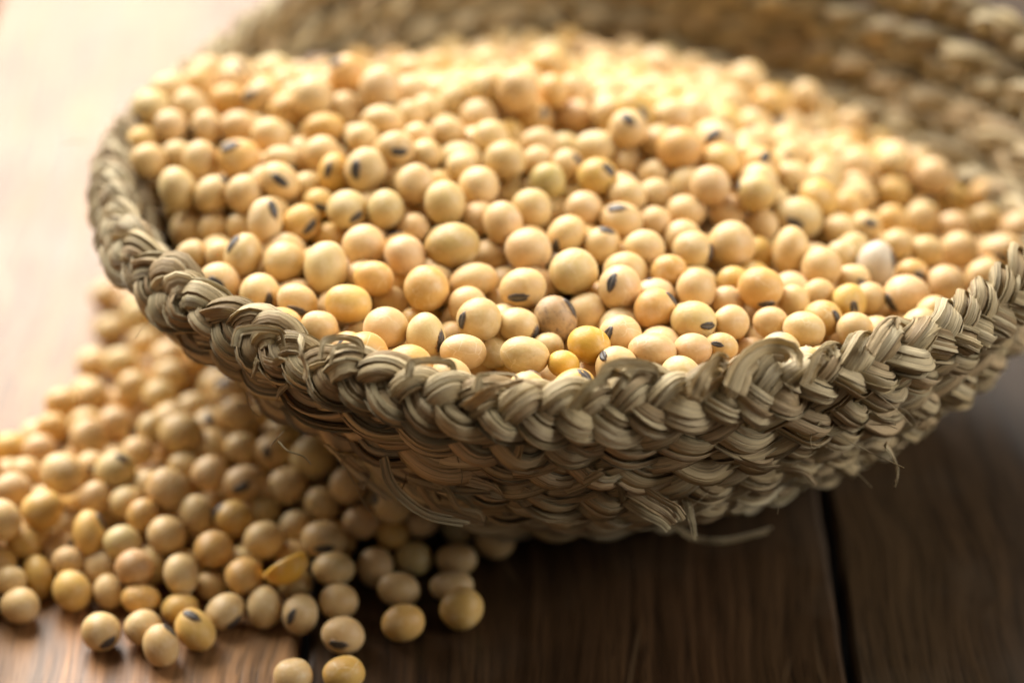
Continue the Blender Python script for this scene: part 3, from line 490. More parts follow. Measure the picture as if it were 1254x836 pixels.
TRACED = """0 0 -6417 44319 3812 358 351 344 863 502 54 31 240 -173 829 -475 n
0 1 -5513 42199 4881 286 272 271 864 501 49 28 39 902 22 -430 n
0 -1 -6167 44338 3253 302 287 285 865 498 52 30 21 463 858 -222 n
0 2 -5346 41103 5007 280 266 265 855 499 -17 141 438 644 511 364 n
0 3 -5054 41997 5020 291 271 273 574 287 413 -646 28 58 -993 -102 n
0 -1 -4567 41862 5119 283 270 268 864 502 41 24 160 925 -231 -254 n
0 -1 -4844 40995 5070 279 266 264 866 497 44 25 449 -65 -882 -126 n
0 4 -4111 41221 5612 404 292 338 587 305 402 -633 893 -288 -226 261 p
0 5 -4426 40475 5371 390 309 339 545 270 420 -673 152 -146 -446 870 n
0 6 -4794 39976 5157 347 334 330 859 478 130 -127 996 39 -65 -44 n
0 7 -3735 40223 5377 355 348 341 867 496 35 20 222 7 -821 525 n
0 8 -3542 41450 5432 356 301 318 775 469 -183 382 950 292 105 -48 y
0 9 -4100 39538 5206 344 331 328 680 351 346 -543 931 -237 235 -148 n
0 10 -3457 39208 5245 355 290 313 854 472 138 -171 966 241 51 82 n
0 11 -3040 39971 5437 453 360 394 598 314 385 -629 112 -328 -793 -501 g
0 12 -3054 38345 5299 311 272 282 868 479 93 -98 101 -49 -877 467 n
0 13 -3263 41989 5493 290 269 271 860 501 73 -58 989 81 94 -80 y
0 14 -2753 41426 5698 348 327 327 863 505 25 15 895 261 156 325 g
0 15 -2104 41370 5749 333 313 314 617 343 371 -603 181 798 -465 -339 g
0 16 -3054 41455 5119 302 275 280 863 496 71 -60 92 89 974 186 y
0 17 -2442 40603 5486 364 357 349 866 499 23 13 514 482 710 -24 n
0 18 -1757 40187 5546 343 334 328 840 477 145 -215 294 954 -30 -54 p
0 19 -1637 41223 5457 279 266 264 865 502 15 9 233 482 833 -142 n
0 20 -1116 41425 5828 381 340 350 664 381 333 -550 276 878 -129 -370 n
0 21 -982 40398 5601 455 382 406 865 499 -13 43 374 -926 52 23 G
0 22 -148 40976 5705 365 325 334 663 384 324 -555 278 -728 -614 -121 n
0 23 -2235 39595 5463 340 284 303 869 493 43 -26 363 -842 379 126 o
0 24 -1382 39296 5457 375 366 359 757 420 258 -429 106 -956 -266 69 o
0 25 -630 39768 5310 399 292 335 866 493 -37 79 77 -561 -604 561 n
0 26 -2623 38955 5368 392 314 343 868 485 76 -77 67 789 594 140 y
0 27 -2002 38223 5329 368 361 354 873 486 19 11 186 978 -92 -26 n
0 28 -381 40768 5158 325 312 309 867 498 4 2 274 754 596 -18 n
0 29 -1984 39664 4944 306 293 291 871 491 19 10 168 842 458 -230 n
0 30 -1353 38013 5325 399 309 343 674 363 322 -556 199 68 416 885 g
0 31 -709 39094 5235 328 328 319 872 490 7 4 432 -115 890 91 n
0 32 -526 38425 5399 363 350 345 873 488 5 3 730 -226 -336 551 n
0 33 -759 37615 5300 370 281 316 875 483 20 -19 97 -617 -723 296 p
0 -1 -967 38649 4928 268 255 254 874 485 9 5 297 -899 280 158 n
0 -1 -1565 39121 4911 270 257 256 873 488 15 8 127 -895 -398 154 y
0 34 261 40364 5547 388 362 364 863 497 41 -77 1 824 -144 547 p
0 35 328 41531 5658 348 342 335 863 505 -3 -2 166 -547 -609 -550 n
0 36 905 40870 5536 358 311 325 801 460 -199 327 859 -119 -388 311 w
0 37 994 39761 5484 398 388 381 869 495 -9 -5 569 -490 -660 37 n
0 38 171 39365 5411 389 329 348 863 489 -66 113 964 217 -131 -79 w
0 39 1496 40724 5414 324 311 308 607 363 343 -618 658 -419 -275 561 n
0 40 1187 41690 5554 329 316 313 863 505 -11 -6 242 98 -921 289 n
0 41 1822 41443 5479 369 308 328 860 503 27 -85 897 -408 -127 112 n
0 42 2175 40617 5429 344 310 317 865 499 2 -49 124 -968 -208 -63 n
0 43 2403 41595 5351 288 281 276 864 503 -22 -13 277 -664 -688 94 n
0 44 1852 40071 5287 368 347 347 854 491 69 -161 84 104 -897 421 n
0 45 1725 39323 5452 378 349 352 581 345 352 -647 97 -72 -201 972 p
0 46 2576 40019 5315 307 300 295 868 495 -24 -14 99 678 -728 20 o
0 47 2293 38859 5319 353 346 339 872 490 -22 -12 741 -488 279 -367 o
0 48 689 38722 5229 391 339 354 713 404 275 -504 821 -557 -75 96 m
0 49 1213 39212 5034 343 343 333 872 489 -12 -6 236 42 -940 -241 n
0 50 88 38486 5240 344 286 305 870 485 42 -77 648 449 311 530 n
0 51 204 37503 5310 395 293 334 872 481 40 -77 337 206 -873 -285 n
0 52 1197 37800 5314 346 295 311 867 482 52 -121 395 897 -166 109 Y
0 53 1713 38260 5200 349 336 333 874 486 -17 -9 802 -179 -240 518 w
0 54 2194 37692 5282 384 281 322 874 484 0 -50 103 796 -594 56 p
0 55 795 37374 5226 254 216 228 873 480 34 -81 503 -754 -359 -224 Y
0 -1 569 38168 5025 265 252 251 875 484 -6 -3 459 351 812 83 g
0 56 -296 38195 4914 266 253 252 876 483 3 2 329 -637 517 -467 n
0 57 2983 39545 5289 344 324 324 631 382 312 -599 149 -948 -117 -255 n
0 58 2887 38532 5305 373 325 338 869 488 6 -76 932 95 344 58 w
0 59 3493 38655 5199 293 287 281 872 487 -34 -19 80 956 143 243 n
0 60 3495 39558 5039 272 259 258 871 491 -33 -19 299 -683 -491 -451 n
0 61 4037 39583 5282 378 344 350 864 494 5 -97 890 413 177 77 o
0 -1 3634 40130 5078 275 262 260 869 494 -34 -19 352 -462 -806 118 y
0 62 4582 39573 5021 292 259 267 699 426 246 -519 127 -638 -758 45 n
0 63 4149 38817 5100 294 262 270 872 487 -40 -22 295 -586 706 -267 n
0 64 4651 38497 5157 345 293 309 867 488 -2 -101 251 856 445 -82 n
0 65 2832 37816 5218 308 257 274 874 484 -15 -38 420 -811 -398 92 p
0 66 3299 37990 5171 270 219 237 865 484 31 -132 991 -34 -131 7 n
0 67 5020 39920 4961 281 261 263 869 491 -47 -26 569 681 -456 -71 n
0 68 4987 38984 5061 322 302 303 871 487 -47 -26 778 -275 317 -468 o
0 69 5496 39675 4971 306 280 284 648 408 276 -581 967 -113 227 23 y
0 70 5482 38648 5066 300 287 285 872 486 -52 -29 27 738 -597 -313 n
0 71 2981 40680 5348 338 332 325 866 498 -27 -16 564 -377 417 -604 n
0 -1 2850 41267 5253 314 301 298 865 500 -26 -15 307 653 -680 128 n
0 72 3635 40922 5320 407 393 388 698 428 259 -512 56 844 -400 352 n
0 -1 4134 41326 4902 302 275 280 650 406 291 -573 158 476 731 -463 y
0 73 4659 41075 5111 423 320 360 585 377 328 -639 394 -731 -557 0 n
0 74 5114 40575 5078 351 338 334 763 405 -289 412 48 -324 -944 -31 n
0 -1 5551 41413 4806 289 275 274 593 387 315 -632 54 -865 235 -440 n
0 75 4871 42459 4944 448 378 401 863 503 -43 -25 962 104 5 -253 g
0 76 4253 42107 5032 285 271 270 864 502 -38 -22 303 -640 661 249 n
0 77 2927 41991 5337 346 290 308 863 504 -26 -15 427 209 876 -79 n
0 78 3658 42248 5192 334 306 310 863 504 -32 -19 480 -143 -848 -172 n
0 79 5858 43638 4490 359 316 327 862 504 -50 -29 240 557 790 84 o
0 80 5629 42477 4709 295 281 279 864 501 -50 -29 270 -585 764 -43 n
0 81 6115 41172 4797 404 322 352 575 382 321 -649 825 -552 -82 84 W
0 82 6491 40117 4820 390 336 352 862 494 -17 -110 793 405 -178 -419 p
0 83 7276 41020 4500 329 315 313 867 492 -66 -37 506 -767 391 56 n
0 -1 6746 41255 4536 289 275 274 867 494 -61 -35 952 -54 237 -187 o
0 84 5884 40082 4794 276 262 261 869 490 -54 -31 60 399 -738 -541 n
0 85 5673 40665 4791 299 265 273 864 496 -17 -90 937 -21 302 -172 n
0 86 8061 41624 4268 361 334 337 866 493 -72 -41 29 845 337 414 n
0 87 7787 42831 4113 341 320 321 864 497 -68 -39 342 -893 -81 -282 n
0 88 8600 43171 3883 416 315 355 864 497 -74 -42 983 157 -28 -92 n
0 89 6635 42491 4409 289 275 273 864 498 -58 -34 256 -891 -350 -136 n
0 90 7165 42517 4263 296 275 277 865 497 -63 -36 46 -579 -729 -362 n
0 91 6123 42908 4511 291 276 275 863 501 -53 -31 957 -195 163 -138 n
0 92 6667 43607 4261 295 280 279 862 502 -57 -33 496 319 767 253 o
0 93 7300 44106 4011 334 305 310 529 371 344 -681 325 -63 -944 -9 n
0 94 7863 44082 3841 306 291 290 862 501 -66 -39 20 -823 515 238 p
0 95 8601 44920 3499 311 289 291 861 501 -71 -41 279 390 877 -41 g
0 96 8014 45519 3572 374 329 341 860 505 -66 -39 128 -307 -881 -337 y
0 97 8818 46332 3221 365 334 339 859 505 -71 -42 251 164 804 513 o
0 98 6102 44220 4380 377 305 331 861 506 -52 -30 136 -874 -312 -346 n
0 99 6895 45173 3934 341 311 316 860 506 -57 -34 576 80 813 34 y
0 -1 9135 44618 3484 369 324 336 843 462 -205 184 76 -912 317 249 n
0 100 -6001 44402 5713 301 294 289 854 517 51 31 128 208 935 257 p
0 101 -6489 44307 5451 295 280 279 837 516 -35 181 412 -386 -743 360 y
0 102 -6286 43379 5577 318 297 298 857 511 54 32 96 -792 -387 -461 n
0 -1 -5825 43690 5500 291 277 276 857 512 50 30 500 -731 -388 255 g
0 103 -5365 43202 5661 359 310 324 649 344 381 -561 244 -227 810 483 n
0 104 -4692 43100 5762 389 351 359 857 506 86 -51 865 -379 -199 263 o
0 105 -5382 44437 5680 316 287 293 621 331 399 -587 126 317 -465 817 n
0 106 -4797 44367 5717 351 287 310 855 517 41 25 13 -974 108 -199 n
0 107 -4206 43847 5805 341 327 324 856 515 36 22 75 -98 -975 -184 n
0 108 -3968 44903 5721 362 340 340 854 519 33 20 151 814 548 -123 o
0 109 -5060 45617 5598 381 293 327 851 515 87 -49 108 -257 950 138 y
0 110 -3928 43074 5730 351 274 303 857 507 79 -55 938 95 304 -137 n
0 111 -3930 42242 5796 373 304 328 815 466 208 -276 998 -28 -1 51 n
0 -1 -3482 42509 5535 285 271 270 861 508 31 18 303 944 -125 32 n
0 112 -3261 43018 5911 322 308 305 858 513 29 17 179 -982 8 -59 n
0 113 -6519 44309 4463 298 283 282 860 507 55 32 632 -292 280 -660 n
0 114 -5712 42526 5491 390 327 348 720 385 334 -471 434 886 -88 136 g
0 115 -5090 42340 5480 347 306 317 769 478 -173 387 583 -392 403 -586 n
0 116 -4522 42135 5609 332 318 315 624 329 388 -593 333 791 -504 101 n
0 117 -3270 43954 5901 370 277 314 855 517 28 17 85 908 -374 -168 y
0 118 -2964 44798 5807 346 318 322 663 381 354 -539 299 -880 89 358 n
0 119 -2252 43917 6057 383 284 323 855 517 42 -25 384 -917 91 -63 n
0 120 -1797 44279 5968 293 279 277 855 519 15 9 55 -576 797 173 n
0 121 -2579 43441 5969 289 275 273 857 515 22 14 86 50 954 284 n
0 122 -3037 42486 5846 333 263 289 563 307 409 -649 46 -9 -178 983 y
0 123 -2468 42265 6002 386 352 358 642 361 362 -572 966 257 -12 -30 n
0 124 -1986 42669 6192 346 298 313 858 514 18 11 989 93 115 -5 d
0 125 -1621 41890 5920 363 343 342 710 408 304 -487 523 -661 -535 55 n
0 126 -1477 42839 5977 286 272 270 858 513 13 8 258 821 -282 423 n
0 -1 -1623 43377 6007 288 274 273 857 516 14 9 99 616 729 -282 n
0 127 -562 41901 5891 343 336 329 861 508 5 3 308 539 670 407 n
0 128 -833 42552 5895 305 278 283 859 511 7 4 335 -437 -834 -37 n
0 129 -1117 43669 5964 339 276 298 854 514 55 -69 537 216 789 -204 n
0 130 -366 43486 5965 324 310 308 857 516 3 2 518 581 627 25 n
0 131 -588 44416 5876 330 315 313 855 519 5 3 221 -604 -766 17 n
0 132 -1499 44743 5852 317 281 290 854 520 13 8 390 -913 -39 118 n
0 133 -117 42517 6043 367 339 342 856 510 46 -74 132 915 197 -326 n
0 134 599 42222 5800 325 311 308 607 364 356 -611 1 -284 897 -340 G
0 135 1446 42404 5786 346 333 329 846 504 76 -157 898 -363 173 -178 y
0 136 943 42861 5761 293 279 278 655 397 322 -556 872 -422 -2 249 n
0 137 1441 43588 5703 382 311 336 858 514 -13 -7 183 965 135 -131 n
0 138 481 43584 5807 339 276 298 857 515 -4 -3 85 637 -761 90 n
0 139 432 43031 5747 287 273 272 859 512 -4 -2 178 -21 917 356 n
0 140 1942 42075 5601 331 304 308 862 507 -17 -10 70 952 110 276 n
0 141 2433 42397 5458 306 278 283 862 507 -22 -13 81 983 -152 61 n
0 142 2456 43086 5446 289 274 273 860 510 -21 -13 130 905 -197 -354 n
0 -1 44 42287 5517 284 270 269 862 507 0 0 323 -933 -26 -160 n
0 -1 1147 42603 5326 307 273 281 862 507 -10 -6 29 8 -997 72 y
0 143 1995 43424 5487 290 276 275 859 512 -17 -10 102 40 887 448 n
0 144 375 44683 5737 346 317 322 654 400 331 -551 210 -157 336 905 o
0 145 1134 45073 5567 334 291 303 855 519 -10 -6 241 936 252 -36 n
1 146 -8155 37641 319 325 311 308 893 442 76 38 261 -656 -708 -14 n
1 147 -7971 38448 313 384 275 320 709 297 342 -540 64 44 962 -260 y
1 148 -7340 38035 343 354 320 327 791 352 281 -414 169 222 -932 -229 y
1 149 -6719 36944 323 327 321 314 896 439 64 31 877 361 86 306 n
1 150 -5703 36576 320 358 292 315 708 301 321 -552 770 -506 -205 330 n
1 151 -5183 36955 348 387 307 337 808 368 246 -390 900 -234 -296 217 y
1 152 -6050 37053 312 315 308 302 896 439 58 28 358 -324 817 317 p
1 153 -5505 37605 287 325 257 282 884 446 -7 143 120 -773 481 -395 y
1 154 -6157 37772 371 325 257 283 894 441 77 -10 224 101 -969 -25 y
1 155 -4747 37469 323 351 283 307 847 435 -91 292 877 477 24 53 p
1 156 -4096 37601 323 365 284 315 675 302 327 -588 342 364 -788 360 n
1 157 -3504 37424 323 350 296 314 591 260 359 -674 183 158 -212 947 p
1 158 -2886 37735 324 325 312 309 895 444 27 14 470 -476 684 292 n
1 159 -2760 36842 335 360 307 323 898 439 27 13 955 275 -106 -31 n
1 160 -3506 35794 310 327 301 305 901 432 34 16 158 -328 -817 -448 n
1 161 -2696 35841 322 353 301 317 896 434 -11 91 73 588 727 -346 y
1 162 -4456 38060 620 326 312 310 893 448 42 21 425 -50 -858 284 o
1 163 -5010 38581 776 329 315 312 891 452 47 24 15 388 904 179 o
1 164 -4182 38860 776 344 316 320 873 453 -41 174 153 -812 -112 552 n
1 165 -3683 39381 672 292 278 276 889 456 34 17 506 -468 722 52 n
1 166 -3178 38860 776 385 330 347 888 450 69 -63 959 233 16 160 p
1 167 -2985 38242 620 354 286 311 893 449 28 14 205 718 -548 -377 n
1 168 -3627 38277 288 287 274 272 894 447 34 17 171 930 -62 320 n
1 169 -5032 38248 274 281 260 262 893 446 47 23 106 306 -891 -318 n
1 170 -5513 38037 673 353 285 309 702 311 326 -551 151 -811 -526 207 n
1 171 -6288 38156 724 326 313 310 891 449 59 30 185 -848 468 -168 P
1 172 -6734 38093 282 300 259 271 751 330 305 -483 32 190 908 -372 n
1 173 -5825 38857 880 330 316 313 845 408 206 -278 279 -181 941 66 n
1 174 -6551 38701 834 315 302 299 889 453 61 31 44 -279 -959 34 g
1 175 -7125 38964 827 413 289 341 680 292 353 -572 824 -506 -186 173 y
1 176 -7462 38587 526 281 261 263 890 449 69 35 382 147 910 71 n
1 177 -7952 39354 1040 374 346 349 865 463 -9 193 331 543 758 -147 y
1 178 -8246 38953 656 317 290 294 881 432 153 -117 416 43 -899 -126 y
1 -1 -8604 38547 533 302 274 279 889 449 79 40 263 192 930 173 y
1 179 -8367 38102 484 279 259 261 891 446 78 39 13 -207 -894 -398 n
1 180 -6245 39305 974 291 277 275 650 284 362 -604 423 368 760 -329 o
1 181 -6601 39733 931 307 265 277 847 459 -62 261 202 890 -400 -81 n
1 182 -5366 39388 927 360 305 323 698 320 331 -549 825 -558 70 -55 n
1 183 -4738 39328 880 332 319 316 888 457 43 22 733 -473 -303 382 o
1 184 -5865 39751 1194 389 362 364 814 395 243 -349 241 -346 -893 -159 n
1 185 -7126 39809 983 286 265 267 652 281 369 -600 290 -860 -412 -77 p
1 186 -7726 40215 1192 393 365 367 862 429 187 -195 323 -784 508 151 n
1 187 -6827 40314 1192 365 337 341 864 467 -21 187 815 -374 131 -423 g
1 188 -5198 40291 1140 323 309 307 848 460 -76 254 363 443 797 -190 n
1 189 -4599 40077 1092 378 308 333 875 464 -19 138 967 86 -121 206 n
1 190 -3855 40127 985 351 337 333 886 462 35 18 325 -190 -927 2 n
1 191 -4723 41074 1138 299 271 276 883 468 42 22 369 -336 857 -127 n
1 192 -4147 41012 1087 342 313 318 883 467 37 19 739 108 -159 -646 n
1 193 -5791 41266 1316 385 356 360 881 470 51 27 215 902 -373 -31 n
1 -1 -5701 40777 949 291 270 272 884 465 51 27 352 907 144 179 n
1 194 -3252 39759 880 321 307 305 888 459 30 15 87 -460 -853 -229 n
1 195 -2563 39306 828 319 291 296 889 457 24 12 187 874 -63 445 p
1 196 -4252 39782 720 287 266 268 888 458 39 20 554 742 360 110 g
1 197 -2040 39263 620 284 264 266 890 455 19 10 52 -461 -884 58 y
1 198 -2319 38733 325 345 303 314 583 273 358 -676 164 982 -80 56 p
1 199 -1663 38995 302 319 291 296 892 451 15 8 309 -448 -796 -263 g
1 200 -1561 39524 672 307 279 284 889 457 14 7 108 445 841 288 p
1 201 -929 39882 277 289 268 270 890 456 8 4 284 -116 -823 -479 n
1 202 -293 39473 348 349 335 332 891 454 3 1 312 -97 943 60 n
1 203 -941 38922 321 360 277 309 892 451 9 4 102 -989 109 -2 n
1 204 -1894 38092 323 368 286 317 894 445 37 -30 291 125 860 399 p
1 205 -1011 38184 324 382 260 311 893 447 -10 44 112 954 231 -157 p
1 206 -830 37509 360 378 351 353 865 430 -107 235 21 -372 -928 31 y
1 207 -1784 37167 335 362 308 325 889 440 -41 125 437 -314 830 -144 o
1 208 -7643 43319 776 312 297 295 877 475 64 35 106 -741 403 -526 n
1 209 -6852 43271 984 311 296 294 877 477 58 32 227 -539 780 -220 n
1 210 -7223 44235 880 331 301 307 874 480 60 33 437 -240 -833 -240 n
1 211 -6338 42814 1088 308 279 285 878 475 54 29 89 -886 -111 -441 n
1 212 -7067 42096 984 298 276 278 879 471 61 33 10 -396 912 108 p
1 213 -7428 41371 1140 372 329 340 649 286 377 -596 170 357 846 358 n
1 214 -6338 41577 1193 301 273 278 645 294 371 -600 522 -670 -511 132 n
1 215 -8317 41423 880 294 273 275 881 467 73 38 371 408 764 -335 p
1 216 -6545 41092 1036 292 271 273 882 467 58 31 202 -920 -161 293 n
1 217 -8891 41705 724 318 275 287 880 467 77 41 386 -138 -807 425 y
1 218 -8195 42251 776 299 277 279 879 470 70 38 220 -554 -795 112 o
1 219 -7769 44587 620 311 288 291 874 480 64 35 346 -844 385 -142 n
1 220 -6242 43682 984 313 283 289 876 479 52 29 334 898 97 270 n
1 221 -7907 47554 319 327 303 305 869 490 62 35 102 429 869 225 n
1 222 -7694 46302 307 321 297 300 872 485 61 34 344 -284 -769 458 n
1 223 -6898 45360 620 315 292 294 873 484 56 31 318 884 -232 253 n
1 224 -8573 40024 984 336 308 313 884 460 77 40 258 -820 -92 -503 p
1 225 -8465 40667 880 312 284 289 882 463 75 39 376 -750 544 -19 n"""
